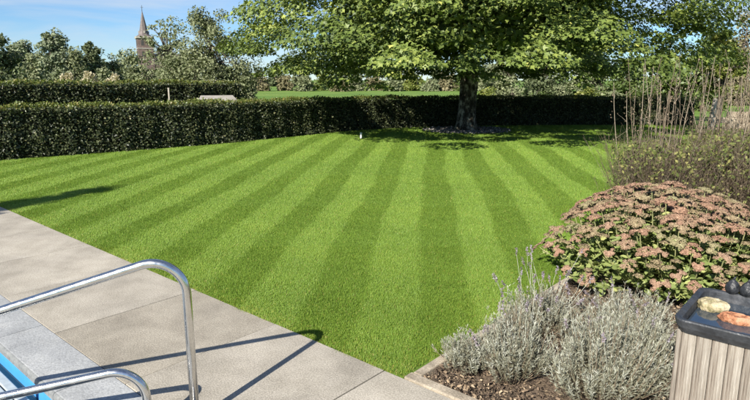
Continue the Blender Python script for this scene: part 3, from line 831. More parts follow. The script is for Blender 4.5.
# ------------------------------------------------------------------ planter with tray, stones and ornaments
def planter():
    A = at(682, 331, 2.30)              # front left upper corner of the boards
    Hb = A.z
    root = empty('wooden_planter', (A.x, A.y, 0), ROT_SN)     # local x to the right along the face, local y to the back
    tag(root, 'tall planter of silvered vertical boards carrying a black tray', 'planter')
    L, Dp, bw = 0.80, 0.44, 0.058
    b = MB(); b.box((0, 0, 0), (bw - 0.0025, 0.02, Hb)); bm_ = b.mesh('board', bevel=0.0015, seg=1); bm_.materials.append(M['wood'])
    r = random.Random(2)
    nx = int(L / bw); ny = int(Dp / bw)
    for i in range(nx):
        for y in (0.01, Dp - 0.01):
            o = link('board', bm_, None, root); o.location = (bw * (i + .5), y + r.uniform(-.0012, .0012), Hb / 2)
    for j in range(ny):
        for x in (-0.0125, nx * bw + 0.0125):
            o = link('board', bm_, None, root); o.location = (x + r.uniform(-.0012, .0012), bw * (j + .5) + 0.012, Hb / 2); o.rotation_euler = (0, 0, math.pi / 2)
    # inner carcass
    b = MB(); b.box((nx * bw / 2, Dp / 2, Hb / 2 - 0.01), (nx * bw - 0.03, Dp - 0.05, Hb - 0.02)); b.build('carcass', M['oldwood'], root)
    # tray: flared, round cornered rim
    def rr(hx, hy, cx, cy, rad, z, k=6):
        o = []
        for (sx, sy, a0) in ((1, 1, 0), (-1, 1, 90), (-1, -1, 180), (1, -1, 270)):
            for j in range(k + 1):
                g_ = math.radians(a0 + 90 * j / k)
                o.append((cx + sx * (hx - rad) + rad * math.cos(g_), cy + sy * (hy - rad) + rad * math.sin(g_), z))
        return o
    cx, cy = nx * bw / 2, Dp / 2; hx, hy = nx * bw / 2, Dp / 2
    loops = [rr(hx - .02, hy - .02, cx, cy, .03, Hb - 0.004), rr(hx + .012, hy + .012, cx, cy, .035, Hb + 0.002), rr(hx + .028, hy + .028, cx, cy, .045, Hb + 0.028), rr(hx + .036, hy + .036, cx, cy, .05, Hb + 0.058), rr(hx + .034, hy + .034, cx, cy, .05, Hb + 0.064),
             rr(hx + .017, hy + .017, cx, cy, .045, Hb + 0.063), rr(hx + .009, hy + .009, cx, cy, .04, Hb + 0.055), rr(hx + .004, hy + .004, cx, cy, .038, Hb + 0.006)]
    n = len(loops[0]); b = MB(); vs = sum(loops, []); fs = []
    for i in range(len(loops) - 1):
        for j in range(n): fs.append((i * n + j, i * n + (j + 1) % n, (i + 1) * n + (j + 1) % n, (i + 1) * n + j))
    fs.append(tuple((len(loops) - 1) * n + j for j in range(n))); fs.append(tuple(reversed(range(n))))
    b.add(vs, fs); tr = b.build('tray', M['tray'], root, smooth=False)
    W_ = root.matrix_basis
    zt = Hb + 0.006
    b = MB(); lp = rr(hx + .001, hy + .001, cx, cy, .035, Hb + 0.020); b.add(lp, [tuple(range(len(lp)))]); b.build('water', M['pit'], root)
    # stones
    def stone(name, lx, ly, sx, sy, sz, m, label, seed, rz):
        import bmesh
        bm = bmesh.new(); bmesh.ops.create_icosphere(bm, subdivisions=4, radius=1)
        rg = np.random.default_rng(seed); ph = rg.random(6) * 6
        for v in bm.verts:
            c_ = v.co; k = 1 + 0.10 * math.sin(3 * c_.x + ph[0]) + 0.10 * math.sin(4 * c_.y + ph[1]) + 0.05 * math.sin(7 * c_.x + 5 * c_.y + ph[2]) + 0.03 * math.sin(13 * c_.x + 9 * c_.z + ph[3])
            z = max(-0.75, min(0.55 + 0.13 * math.sin(3.2 * c_.x + ph[4]) + 0.10 * math.sin(5 * c_.y + ph[5]) + 0.05 * math.sin(11 * c_.x - 9 * c_.y), c_.z)); k *= 1 + 0.035 * math.sin(9 * math.atan2(c_.y, c_.x) + ph[5]) + 0.05 * abs(math.sin(2.5 * math.atan2(c_.y, c_.x) + ph[1]))
            v.co = (c_.x * k * sx, c_.y * k * sy, z * sz)
        me = bpy.data.meshes.new(name); bm.to_mesh(me); bm.free()
        o = link(name, me, m); w = W_ @ Vector((lx, ly, zt + 0.74 * sz))
        o.location = w; o.rotation_euler = (0.03, -0.05, ROT_SN + rz)
        for p_ in me.polygons: p_.use_smooth = True
        tag(o, label, 'stone')
    def local(px, py, z):
        w = gnd(px, py, z); return root.matrix_basis.inverted() @ w
    q = local(713, 308, zt + 0.02); stone('flat_stone', q.x, q.y, .066, .043, .042, M['stone_tan'], 'flat tan stone lying in the black tray', 1, 0.1)
    q = local(737, 321, zt + 0.02); stone('flat_stone', q.x, q.y, .075, .036, .036, M['stone_red'], 'flat rust red stone lying in the black tray', 2, 0.05)
    # two dark ornaments on the back rim
    for k, (px, py, lab) in enumerate([(727, 300, 'black egg shaped ornament on the tray rim, the left one above the tan stone'), (742, 303, 'black egg shaped ornament on the tray rim, the right one above the red stone')]):
        zr = Hb + 0.063
        q = local(px, py, zr); q.y = hy * 2 + 0.024
        e = empty('egg_ornament', W_ @ Vector((q.x, q.y, zr)), ROT_SN + .3 * k); e.scale = (1.2, 1.2, 1.15); tag(e, lab, 'ornament', 'black ornaments on the tray')
        b = MB(); prof = []
        for i in range(13):
            t = i / 12; z = 0.064 * t; rad = 0.0265 * math.sin(math.pi * min(1, 0.12 + 0.88 * t ** 0.82)) ** 0.8
            prof.append((rad if i < 12 else 0.0015, z))
        b.lathe(prof, 18)
        me = b.mesh('body', smooth=True)
        for v in me.vertices:
            a = math.atan2(v.co.y, v.co.x); v.co.x *= 1 + .06 * math.sin(7 * a + v.co.z * 260); v.co.y *= 1 + .06 * math.sin(7 * a + v.co.z * 260)
        link('body', me, M['ornament'], e)
        b = MB(); b.tube([(0, 0, .060), (0.004, 0, .068), (0.006, .002, .074)], [.005, .004, .002], 8); b.build('tip', M['ornament'], e, smooth=True)
planter()

# ------------------------------------------------------------------ lavender
def lavender(base, rad, H, stems, label, seed, spikes=20, fl=1.0):
    rng = np.random.default_rng(seed)
    root = empty('lavender_plant', (base[0], base[1], -0.03)); tag(root, label, 'plant', 'lavender plants in the bed')
    # tips on a dome
    a = rng.random(stems) * 2 * math.pi; r = np.sqrt(rng.random(stems))
    lob = (1 + 0.20 * np.sin(3 * a + seed) + 0.14 * np.sin(7 * a + 2 * seed)) * (0.85 + 0.35 * rng.random(stems))
    tipx = rad * lob * r * np.cos(a); tipy = rad * lob * r * np.sin(a)
    tipz = H * (0.25 + 0.75 * np.sqrt(np.clip(1 - (r * 0.93) ** 2, 0, 1))) * (0.62 + 0.52 * rng.random(stems) ** 1.3) * (1 + 0.14 * np.sin(tipx * 25 + seed) * np.sin(tipy * 21))
    b0 = np.stack([tipx * .30, tipy * .30, np.full(stems, 0.01)], 1)
    tip = np.stack([tipx, tipy, tipz], 1)
    ctl = np.stack([tipx * .85, tipy * .85, tipz * 0.45], 1)
    mb = MB()
    for i in range(0, stems, 3):
        pts = [b0[i] * (1 - u) ** 2 + ctl[i] * 2 * u * (1 - u) + tip[i] * u * u for u in (0, .35, .7, 1)]
        mb.tube(pts, [.0028, .0022, .0018, .001], 3, cap=False)
    me = mb.mesh('stems'); at_ = me.attributes.new('rnd', 'FLOAT', 'POINT')
    at_.data.foreach_set('value', np.full(len(me.vertices), 0.4, np.float32)); link('stems', me, M['stalk'], root)['kind'] = 'stuff'
    per = 34
    u = 0.38 + 0.64 * rng.random((stems, per)) ** 0.8
    u3 = u[..., None]
    P = b0[:, None] * (1 - u3) ** 2 + ctl[:, None] * 2 * u3 * (1 - u3) + tip[:, None] * u3 ** 2
    T = unit(2 * (1 - u3) * (ctl - b0)[:, None] + 2 * u3 * (tip - ctl)[:, None])
    side = rng.normal(size=P.shape)
    ydir = unit(T * 1.0 + unit(side) * 0.5)
    N = rng.normal(size=P.shape) + [0, 0, .3]
    n = stems * per
    sr = rng.random(stems)[:, None] * np.ones((1, per))
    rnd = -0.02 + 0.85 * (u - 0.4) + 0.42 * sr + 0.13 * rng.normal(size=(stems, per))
    S = np.stack([1.05 * np.ones(n), np.ones(n), np.ones(n)], 1) * (0.018 + 0.013 * rng.random(n))[:, None]
    tm = (np.array([[0, 0, 0], [.07, .5, .03], [0, 1, .08], [-.07, .5, .03]], float), np.array([[0, 1, 2], [0, 2, 3]]))
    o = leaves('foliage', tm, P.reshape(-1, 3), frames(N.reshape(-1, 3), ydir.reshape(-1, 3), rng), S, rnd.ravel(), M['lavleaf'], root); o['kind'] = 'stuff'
    # faded flower spikes on thin stalks
    if spikes:
        mb = MB(); PP = []; YY = []
        for i in rng.choice(stems, spikes):
            t = tip[i]; d = unit((t * [1, 1, .9] + [0, 0, 0.15] + rng.normal(size=3) * .08)[None])[0]; Lk = fl * (0.10 + 0.16 * rng.random())
            e = t + d * Lk; m_ = t + d * Lk * .5 + rng.normal(size=3) * .012
            mb.tube([t * .9, m_, e], [.0016, .0014, .0012], 3, cap=False)
            for k in range(26):
                PP.append(e + d * (0.055 * (k / 26) - 0.01)); YY.append(d * .9 + rng.normal(size=3) * .7)
        me = mb.mesh('flower_stalks'); at_ = me.attributes.new('rnd', 'FLOAT', 'POINT'); at_.data.foreach_set('value', np.full(len(me.vertices), 0.8, np.float32))
        link('flower_stalks', me, M['lavleaf'], root)['kind'] = 'stuff'
        PP = np.array(PP); YY = np.array(YY)
        o = leaves('flower_spikes', T_SIMPLE, PP, frames(rng.normal(size=PP.shape), YY, rng), 0.012 + 0.004 * rng.random(len(PP)), rng.random(len(PP)), M['lavspike'], root); o['kind'] = 'stuff'
    return root
lavender((0.54, 3.11), 0.155, 0.22, 170, 'smallest lavender tuft by the kerb at the bed corner', 1, 4, .7)
lavender((0.775, 2.97), 0.19, 0.44, 430, 'upright silver lavender bush between the small tuft and the widest lavender', 2, 8)
lavender((1.19, 2.78), 0.25, 0.46, 620, 'wide grey lavender bush in the middle of the bed before the sedum', 3, 5)
lavender((1.44, 2.95), 0.28, 0.39, 600, 'grey lavender bush touching the wooden planter', 4, 6)
lavender((1.12, 3.58), 0.22, 0.32, 260, 'loose lavender bush with many faded spikes leaning over the lawn edge', 5, 30, 1.0)
lavender((1.60, 3.45), 0.33, 0.34, 420, 'lavender bush half hidden directly before the sedum leaves', 6, 8, .8)

# ------------------------------------------------------------------ sedum
def sedum():
    rng = np.random.default_rng(17)
    bc = np.array([2.62, 4.62])
    root = empty('sedum_plant', (bc[0], bc[1], -0.03)); tag(root, 'large sedum clump covered in dusty pink flat flower heads', 'plant')
    # height field of the mound
    def hz(x, y):
        a = 0.78 * np.sqrt(np.clip(1 - ((x + 0.20) / 1.02) ** 2 - ((y - 0.06) / 0.93) ** 2, 0, 1))
        b = 0.60 * np.sqrt(np.clip(1 - ((x - 0.75) / 0.95) ** 2 - ((y + .22) / 0.90) ** 2, 0, 1))
        return np.maximum(a, b)
    # heads placed by Poisson-like rejection
    pts = []
    tries = 0
    while len(pts) < 299 and tries < 40000:
        tries += 1
        x = rng.uniform(-1.25, 1.7); y = rng.uniform(-.95, 1.0)
        z = float(hz(x, y))
        if z < 0.16: continue
        p = np.array([x, y, z * (0.93 + .12 * rng.random())])
        if y > 0.35 and rng.random() < 0.75: continue
        md = 0.066 + 0.05 * max(0.0, 0.62 - z) / 0.4
        if pts and min(np.linalg.norm(p - q) for q in pts) < md: continue
        pts.append(p)
    # one flower head: a shallow dome of florets in small sub-umbels
    def head_mesh(sd):
        r = np.random.default_rng(sd); n = 420
        a = r.random(n) * 2 * math.pi; q = np.sqrt(r.random(n))
        sub = r.normal(size=(14, 2)) * 0.5
        sub = unit(sub) * np.minimum(np.linalg.norm(sub, axis=1, keepdims=True), .85)
        k = r.integers(0, 14, n)
        x = sub[k, 0] + q * .27 * np.cos(a); y = sub[k, 1] + q * .27 * np.sin(a)
        rr_ = np.sqrt(x * x + y * y)
        z = 0.24 * (1 - rr_ ** 2) + 0.06 * (1 - q ** 2) + .05 * r.normal(size=n)
        P = np.stack([x, y, z], 1) * 0.062
        N = np.stack([x * .6, y * .6, np.ones(n)], 1) + .5 * r.normal(size=(n, 3))
        tm = (np.array([[1, 0, 0], [-.5, .87, 0], [-.5, -.87, 0], [0, 0, .9]], float), np.array([[0, 1, 3], [1, 2, 3], [2, 0, 3]]))
        Tv, Tf = tm; Rm = frames(N, None, r); S = 0.0052 + .003 * r.random(n)
        V = P[:, None] + np.einsum('nij,nkj->nki', Rm, Tv[None] * S[:, None, None])
        F = (Tf[None] + (np.arange(n) * 4)[:, None, None]).reshape(-1, 3)
        rn = np.clip(.5 + .2 * r.normal(size=n) + .25 * (z / .3 - .5), 0, 1)
        me = np_mesh('flower_head', V.reshape(-1, 3), F, {'rnd': np.repeat(rn, 4)}); me.materials.append(M['sedflower'])
        return me
    hm = [head_mesh(i) for i in range(4)]
    PP = []; NN = []; SS = []; TT = []
    mb = MB()
    for i, p in enumerate(pts):
        o = link('flower_head', hm[i % 4], None, root)
        o.location = p; e = 1e-2
        gx = (hz(p[0] + e, p[1]) - hz(p[0] - e, p[1])) / (2 * e); gy = (hz(p[0], p[1] + e) - hz(p[0], p[1] - e)) / (2 * e)
        nrm = Vector((-.45 * np.clip(gx, -1.5, 1.5) + .1 * rng.normal(), -.45 * np.clip(gy, -1.5, 1.5) + .1 * rng.normal(), 1)).normalized()
        o.rotation_euler = nrm.to_track_quat('Z', 'Y').to_euler()
        o.rotation_euler.rotate_axis('Z', rng.random() * 6)
        s = 0.78 + .42 * rng.random(); o.scale = (s, s, s * .85)
        o.location.z += 0.012
        # its stem and leaves
        b0 = np.array([p[0] * .45, p[1] * .45, 0.0]); ct = np.array([p[0] * .92, p[1] * .92, p[2] * .45])
        cv = [b0 * (1 - u) ** 2 + ct * 2 * u * (1 - u) + p * u * u for u in (0, .3, .6, .85, 1)]
        mb.tube(cv, [.006, .0055, .005, .0045, .004], 5, cap=False)
        for k in range(34):
            u = .22 + .60 * rng.random(); c_ = b0 * (1 - u) ** 2 + ct * 2 * u * (1 - u) + p * u * u
            d = unit(rng.normal(size=(1, 3)) * [1, 1, .35] + [[0, 0, .35]])[0]
            PP.append(c_); TT.append(d); NN.append(np.array([0, 0, 1.]) + .5 * rng.normal(size=3)); SS.append(.055 + .03 * rng.random())
    mb.build('stems', M['sedstem'], root, smooth=True)['kind'] = 'stuff'
    # the smaller heads that fill the gaps between the countable ones
    ex = []; tries = 0; arr = np.array(pts)
    while len(ex) < 330 and tries < 60000:
        tries += 1
        x = rng.uniform(-1.25, 1.7); y = rng.uniform(-.95, 0.9); z = float(hz(x, y))
        if z < 0.20 or rng.random() > (z / 0.62) ** 1.5: continue
        p = np.array([x, y, z * (0.90 + .08 * rng.random())])
        if np.min(np.linalg.norm(arr - p, axis=1)) < 0.05: continue
        if ex and min(np.linalg.norm(p - q) for q in ex) < 0.05: continue
        ex.append(p)
    k = 130; fl = np.repeat(np.arange(len(ex)), k); E_ = np.array(ex)[fl]; nf = len(fl)
    a = rng.random(nf) * 2 * math.pi; q = np.sqrt(rng.random(nf))
    hs = (0.030 + 0.016 * rng.random(len(ex)))[fl]
    P = E_ + np.stack([hs * q * np.cos(a), hs * q * np.sin(a), hs * (.32 * (1 - q * q) + .06 * rng.normal(size=nf))], 1)
    N = np.stack([.6 * q * np.cos(a), .6 * q * np.sin(a), np.ones(nf)], 1) + .5 * rng.normal(size=(nf, 3))
    tm = (np.array([[1, 0, 0], [-.5, .87, 0], [-.5, -.87, 0], [0, 0, .9]], float), np.array([[0, 1, 3], [1, 2, 3], [2, 0, 3]]))
    o = leaves('small_flower_heads', tm, P, frames(N, None, rng), .0055 + .003 * rng.random(nf), .42 + .2 * rng.normal(size=nf) + .2 * (rng.random(len(ex))[fl] - .5), M['sedflower'], root); o['kind'] = 'stuff'
    n = len(PP)
    o = leaves('foliage', T_OVAL, np.array(PP), frames(np.array(NN), np.array(TT), rng), np.array(SS), .45 + .25 * rng.normal(size=n), M['sedleaf'], root); o['kind'] = 'stuff'
sedum()

# ------------------------------------------------------------------ dry stalks and twiggy bushes behind the sedum
def strips(name, segs, m, parent, rng):
    """segs: list of (points, radius, value): 3-sided tapered twigs in one mesh"""
    V = []; F = []; A = []; o = 0
    for pts, r, val in segs:
        n = len(pts); pts = np.asarray(pts)
        for i, p in enumerate(pts):
            rr_ = r * (1 - .6 * i / (n - 1))
            for g_ in (0, 2.09, 4.19): V.append((p[0] + rr_ * math.cos(g_), p[1] + rr_ * math.sin(g_), p[2])); A.append(val)
        for i in range(n - 1):
            for j in range(3):
                a, b, c_, d = o + i * 3 + j, o + i * 3 + (j + 1) % 3, o + (i + 1) * 3 + (j + 1) % 3, o + (i + 1) * 3 + j
                F.append((a, b, c_)); F.append((a, c_, d))
        o += n * 3
    me = np_mesh(name, np.array(V), np.array(F), {'rnd': np.clip(np.array(A), 0, 1)})
    q = link(name, me, m, parent); q['kind'] = 'stuff'; return q
def dry_plant(name, base, spread, stalks, hrange, label, seed, twigs=0, twig_h=0.6, leafn=0, r=0.006, cat='plant', lean=.12, rx=1.0):
    rng = np.random.default_rng(seed)
    root = empty(name, (base[0], base[1], -0.03)); tag(root, label, cat)
    segs = []; seeds = []
    for i in range(stalks):
        a = rng.random() * 2 * math.pi; q = math.sqrt(rng.random()) * spread
        b = np.array([q * math.cos(a) * rx, q * math.sin(a), 0]); H = rng.uniform(*hrange)
        t = b + np.array([rng.normal() * lean * H, rng.normal() * lean * H, H]); m_ = (b + t) / 2 + rng.normal(size=3) * .04 * H * np.array([1, 1, 0])
        cv = [b * (1 - u) ** 2 + m_ * 2 * u * (1 - u) + t * u * u for u in np.linspace(0, 1, 7)]
        val = rng.random(); segs.append((cv, r * rng.uniform(.7, 1.2), .35 + .6 * val))
        for k in range(rng.integers(3, 8)):
            u = rng.uniform(.35, .97); p = b * (1 - u) ** 2 + m_ * 2 * u * (1 - u) + t * u * u
            d = np.array([rng.normal() * .6, rng.normal() * .6, 1.0]); d /= np.linalg.norm(d); L = rng.uniform(.05, .22) * (1.15 - u * .5)
            segs.append(([p, p + d * L * .5 + rng.normal(size=3) * .008, p + d * L], r * .45, .3 + .6 * val))
            seeds.append(p + d * L)
        for k in range(10): seeds.append(t - np.array([0, 0, rng.random() * .25 * H]) + rng.normal(size=3) * .006)
    for i in range(twigs):
        a = rng.random() * 2 * math.pi; q = math.sqrt(rng.random()) * spread
        b = np.array([q * .6 * math.cos(a) * rx, q * .6 * math.sin(a), 0]); H = twig_h * rng.uniform(.6, 1.15)
        t = b + np.array([q * .5 * math.cos(a) * rx + rng.normal() * .18, q * .5 * math.sin(a) + rng.normal() * .18, H]); m_ = (b + t) / 2 + rng.normal(size=3) * .05
        cv = [b * (1 - u) ** 2 + m_ * 2 * u * (1 - u) + t * u * u for u in np.linspace(0, 1, 5)]
        val = rng.random(); segs.append((cv, r * .55, .1 + .6 * val))
        for k in range(5):
            u = rng.uniform(.4, 1); p = b * (1 - u) ** 2 + m_ * 2 * u * (1 - u) + t * u * u
            d = np.array([rng.normal(), rng.normal(), .9]); d /= np.linalg.norm(d)
            segs.append(([p, p + d * rng.uniform(.06, .2)], r * .35, .1 + .7 * val))
    strips('stems', segs, M['stalk'], root, rng)
    if seeds:
        S = np.array(seeds)
        o = leaves('seed_heads', T_SIMPLE, S, frames(rng.normal(size=S.shape), rng.normal(size=S.shape) * .6 + [0, 0, 1], rng), .014 + .014 * rng.random(len(S)), .05 + .6 * rng.random(len(S)), M['stalk'], root); o['kind'] = 'stuff'
    if leafn:
        a = rng.random(leafn) * 2 * math.pi; q = np.sqrt(rng.random(leafn)) * spread * 1.15
        P = np.stack([q * np.cos(a) * rx, q * np.sin(a), twig_h * (.08 + .95 * rng.random(leafn) ** 1.2)], 1)
        o = leaves('small_leaves', T_SIMPLE, P, frames(rng.normal(size=P.shape) + [0, 0, .4], None, rng), .03 + .025 * rng.random(leafn), rng.random(leafn), M['twigleaf'], root); o['kind'] = 'stuff'
    return root
dry_plant('dry_perennial', (3.45, 6.35), 0.55, 50, (1.3, 1.95), 'tall bundle of bare beige stalks rising behind the sedum', 41, lean=.10, r=.0075)
dry_plant('dry_perennial', (4.30, 6.45), 0.60, 80, (1.4, 2.05), 'dense tall beige stalks at the right frame edge', 42, lean=.11, r=.0075)
dry_plant('dry_perennial', (2.98, 6.2), 0.22, 7, (0.85, 1.35), 'few short dry stalks at the left end of the stalk group', 43, lean=.07, r=.007)
dry_plant('twiggy_bush', (3.1, 6.0), 0.50, 10, (0.5, 0.95), 'fine brown twiggy bush directly behind the pink sedum top', 44, 1000, 1.0, 5000, r=.005, cat='bush')
dry_plant('twiggy_bush', (4.0, 5.95), 0.60, 14, (0.5, 1.0), 'brown twiggy bush with sparse olive leaves behind the sedum right shoulder', 45, 1400, 1.1, 8500, r=.005, cat='bush')

# ------------------------------------------------------------------ behind the lawn, right: low sleeper wall and bleached post
wall = empty('sleeper_wall', (12.15, 19.9, 0)); tag(wall, 'low weathered timber sleeper wall beyond the stalks at the right', 'wall')
b = MB(); b.box((0, 0, 0), (1.98, 0.16, 0.19)); smm = b.mesh('sleeper', bevel=.012); smm.materials.append(M['oldwood'])
for k in range(4):
    for j in range(3):
        o = link('sleeper', smm, None, wall); o.location = (1.0 + 2.0 * k - .4 * (j % 2), random.uniform(-.015, .015), .095 + .195 * j)
pst = empty('bleached_post', at(712, 122, 19.3)); pst.location.z = 0
tag(pst, 'bleached wooden post standing between the hedge end and the sleeper wall', 'post')
b = MB(); b.tube([(0, 0, -.1), (0.01, 0, .3), (0, 0, .75), (0.02, 0, 1.02)], [.14, .11, .085, .06], 9); b.build('shaft', M['palewood'], pst, smooth=True)
b = MB(); b.lathe([(.0, 1.06), (.05, 1.05), (.068, 1.02), (.0, 1.015)], 10, (0.02, 0, 0)); b.build('cap', M['palewood'], pst)

# between the hedges on the left: fence post, garden box
fp = empty('fence_post', at(169, 95, 17.5)); fp.location.z = 0
tag(fp, 'slim grey fence post between the two hedges', 'post')
b = MB(); b.box((0, 0, .66), (.045, .045, 1.46)); b.build('shaft', M['palewood'], fp, bevel=.006)
b = MB(); b.box((0, 0, 1.405), (.055, .055, .03)); b.build('cap', M['palewood'], fp, bevel=.006)
q = at(218, 98, 18.3)
gb = empty('garden_box', (q.x, q.y, 0), 0.35); tag(gb, 'grey garden storage box with sloping lid behind the lawn hedge', 'box')
b = MB(); b.box((0, 0, .5), (1.0, .6, 1.0)); b.build('chest', M['oldwood'], gb, bevel=.01)
b = MB(); b.add([(-.58, -.38, 1.005), (.58, -.38, 1.005), (.58, .38, 1.005), (-.58, .38, 1.005), (-.55, -.36, 1.04), (.55, -.36, 1.04), (.50, .36, 1.17), (-.50, .36, 1.17)], [(3, 2, 1, 0), (4, 5, 6, 7), (0, 1, 5, 4), (1, 2, 6, 5), (2, 3, 7, 6), (3, 0, 4, 7)])
b.build('lid', M['boxlid'], gb, bevel=.008)
q = at(203, 80, 20.6)
bt = empty('bird_table', (q.x, q.y + .9, 0), .2); tag(bt, 'grey bird table with flat roof just above the second hedge', 'bird table')
b = MB(); b.tube([(0, 0, -.1), (0, 0, 1.42)], .035, 8); b.build('pole', M['palewood'], bt)
b = MB(); b.box((0, 0, 1.435), (.36, .30, .03)); b.build('floor', M['boxlid'], bt)
for x in (-.14, .14):
    b = MB(); b.box((x, 0, 1.53), (.02, .02, .16)); b.build('strut', M['palewood'], bt)
b = MB(); b.box((0, 0, 1.63), (.46, .40, .04)); b.build('roof', M['boxlid'], bt, bevel=.006)

# pampas grass plumes above the second hedge
def pampas(px, Y, top, n, label, seed):
    rng = np.random.default_rng(seed); q = at(px, 80, Y)
    root = empty('pampas_grass', (q.x, q.y, 0)); tag(root, label, 'plant', 'pampas grass behind the second hedge')
    zt = at(px, top, Y).z
    PP = []; YY = []; segs = []
    for i in range(n):
        tx = rng.normal() * .15; ty = rng.normal() * .12; z1 = zt - .30 * abs(rng.normal()) * .5; b0 = np.array([tx * .2, ty * .2, 0.]); e = np.array([tx, ty, z1 - .5])
        segs.append(([b0, (b0 + e) / 2, e], .012, .6))
        for k in range(220):
            u = rng.random(); w = .075 * math.sin(math.pi * min(1, .08 + u * .92)) ** .7
            PP.append(e + np.array([tx * .15 * u, ty * .15 * u, .62 * u]) + rng.normal(size=3) * [w, w, .02]); YY.append(np.array([0, 0, 1.]) + rng.normal(size=3) * .35)
    strips('stems', segs, M['stalk'], root, rng)
    PP = np.array(PP)
    o = leaves('plumes', T_SIMPLE, PP, frames(rng.normal(size=PP.shape), np.array(YY), rng), .09 + .05 * rng.random(len(PP)), rng.random(len(PP)), M['plume'], root); o['kind'] = 'stuff'
    m = 500; a = rng.random(m) * 6.28; ln = .9 + .5 * rng.random(m)
    P = np.stack([.1 * np.cos(a), .1 * np.sin(a), 0 * a + .02], 1)
    o = leaves('blades', T_NARROW, P, frames(np.stack([-np.cos(a), -np.sin(a), .6 + 0 * a], 1), np.stack([.5 * np.cos(a), .5 * np.sin(a), 1 + 0 * a], 1), rng), np.stack([.25 + 0 * a, ln, ln], 1), rng.random(m), LEAF['willow'], root); o['kind'] = 'stuff'
pampas(64, 24, 76, 4, 'pampas grass with cream plumes, leftmost of the three above the hedge', 1)
pampas(88, 24, 74, 6, 'pampas grass with the fullest cream plumes, middle of the three', 2)
pampas(112, 24.5, 77, 4, 'pampas grass with the shortest cream plumes, nearest the church spire', 3)

# ------------------------------------------------------------------ church
def church():
    Y = 260.0; q = at(147.5, 80, Y)
    root = empty('church_tower', (q.x, q.y, 0), math.radians(28)); tag(root, 'red brick church tower with slender dark pointed spire', 'church')
    s = (at(157, 80, Y).x - at(138, 80, Y).x) / (math.cos(math.radians(28)) + math.sin(math.radians(28)))
    z0 = at(147, 37.5, Y).z; zt = at(144.8, 11, Y).z
    b = MB(); b.box((0, 0, z0 / 2), (s, s, z0)); b.build('wall', M['brick'], root)
    b = MB(); b.box((0, 0, z0 - .1), (s + .9, s + .9, .9)); b.build('cornice', M['stonetrim'], root)
    for z in (z0 * .52, z0 * .76):
        b = MB(); b.box((0, 0, z), (s + .35, s + .35, .35)); b.build('string_course', M['stonetrim'], root)
    for k in range(4):
        a = k * math.pi / 2
        for x in (-s * .2, s * .2):
            for zz in (z0 * .64, z0 * .88):
                b = MB()
                w, h_ = s * .085, z0 * .058
                prof = [(-w, -h_), (w, -h_), (w, h_ * .5)] + [(w * math.cos(t), h_ * .5 + w * 1.3 * math.sin(t)) for t in (.6, 1.1, 1.57, 2.04, 2.54)] + [(-w, h_ * .5)]
                y0 = -s / 2 - .06
                vs = [(x + p_[0], y0, zz + p_[1]) for p_ in prof] + [(x + p_[0], y0 + .3, zz + p_[1]) for p_ in prof]
                n = len(prof); fs = [tuple(range(n)), tuple(reversed(range(n, 2 * n)))] + [(i, n + i, n + (i + 1) % n, (i + 1) % n) for i in range(n)]
                ca, sa = math.cos(a), math.sin(a)
                b.add([(v[0] * ca - v[1] * sa, v[0] * sa + v[1] * ca, v[2]) for v in vs], fs)
                b.build('louvre_window', M['louvre'], root)
    zz = z0 + .36
    # broach: square base turning into an octagon, then the needle
    b = MB(); h_ = zt - zz
    def ring(r_, z, sq):
        o = []
        for i in range(8):
            g_ = math.pi / 8 + i * math.pi / 4; x, y = math.cos(g_), math.sin(g_)
            m_ = max(abs(x), abs(y)); k = (1 - sq) + sq / m_
            o.append((r_ * x * k, r_ * y * k, z))
        return o
    rings = [ring(s * .50, zz, 1), ring(s * .36, zz + h_ * .08, .5), ring(s * .285, zz + h_ * .22, 0), ring(s * .15, zz + h_ * .62, 0), ring(s * .012, zt, 0)]
    vs = sum(rings, []); fs = [(i * 8 + j, i * 8 + (j + 1) % 8, (i + 1) * 8 + (j + 1) % 8, (i + 1) * 8 + j) for i in range(4) for j in range(8)] + [tuple(range(32, 40)), tuple(reversed(range(8)))]
    b.add(vs, fs); sp = b.build('spire', M['slate'], root)
    for k in range(4):
        a = k * math.pi / 2 + math.pi / 4 * 0
        b = MB(); r_ = s * .30; b.box((r_ * math.cos(a), r_ * math.sin(a), zz + h_ * .17), (s * .11, s * .11, h_ * .09), a); b.build('dormer', M['stonetrim'], sp)
    b = MB(); zc = at(144.8, 5, Y).z; b.tube([(0, 0, zt - .5), (0, 0, zc)], [.14, .06], 6); b.box((0, 0, zt + (zc - zt) * .6), (1.1, .12, .14)); b.build('cross_finial', M['louvre'], sp)
    b = MB(); b.add([(s * .4, -s * .45, 0), (s * 3.4, -s * .45, 0), (s * 3.4, s * .45, 0), (s * .4, s * .45, 0), (s * .4, -s * .45, z0 * .42), (s * 3.4, -s * .45, z0 * .42), (s * 3.4, s * .45, z0 * .42), (s * .4, s * .45, z0 * .42)],
                    [(0, 1, 5, 4), (1, 2, 6, 5), (2, 3, 7, 6)]); b.build('nave_wall', M['brick'], root)
    b = MB(); b.add([(s * .4, -s * .5, z0 * .42), (s * 3.45, -s * .5, z0 * .42), (s * 3.45, s * .5, z0 * .42), (s * .4, s * .5, z0 * .42), (s * .4, 0, z0 * .66), (s * 3.45, 0, z0 * .66)], [(0, 1, 5, 4), (2, 3, 4, 5), (1, 2, 5), (3, 0, 4)]); b.build('nave_roof', M['slate'], root)
church()

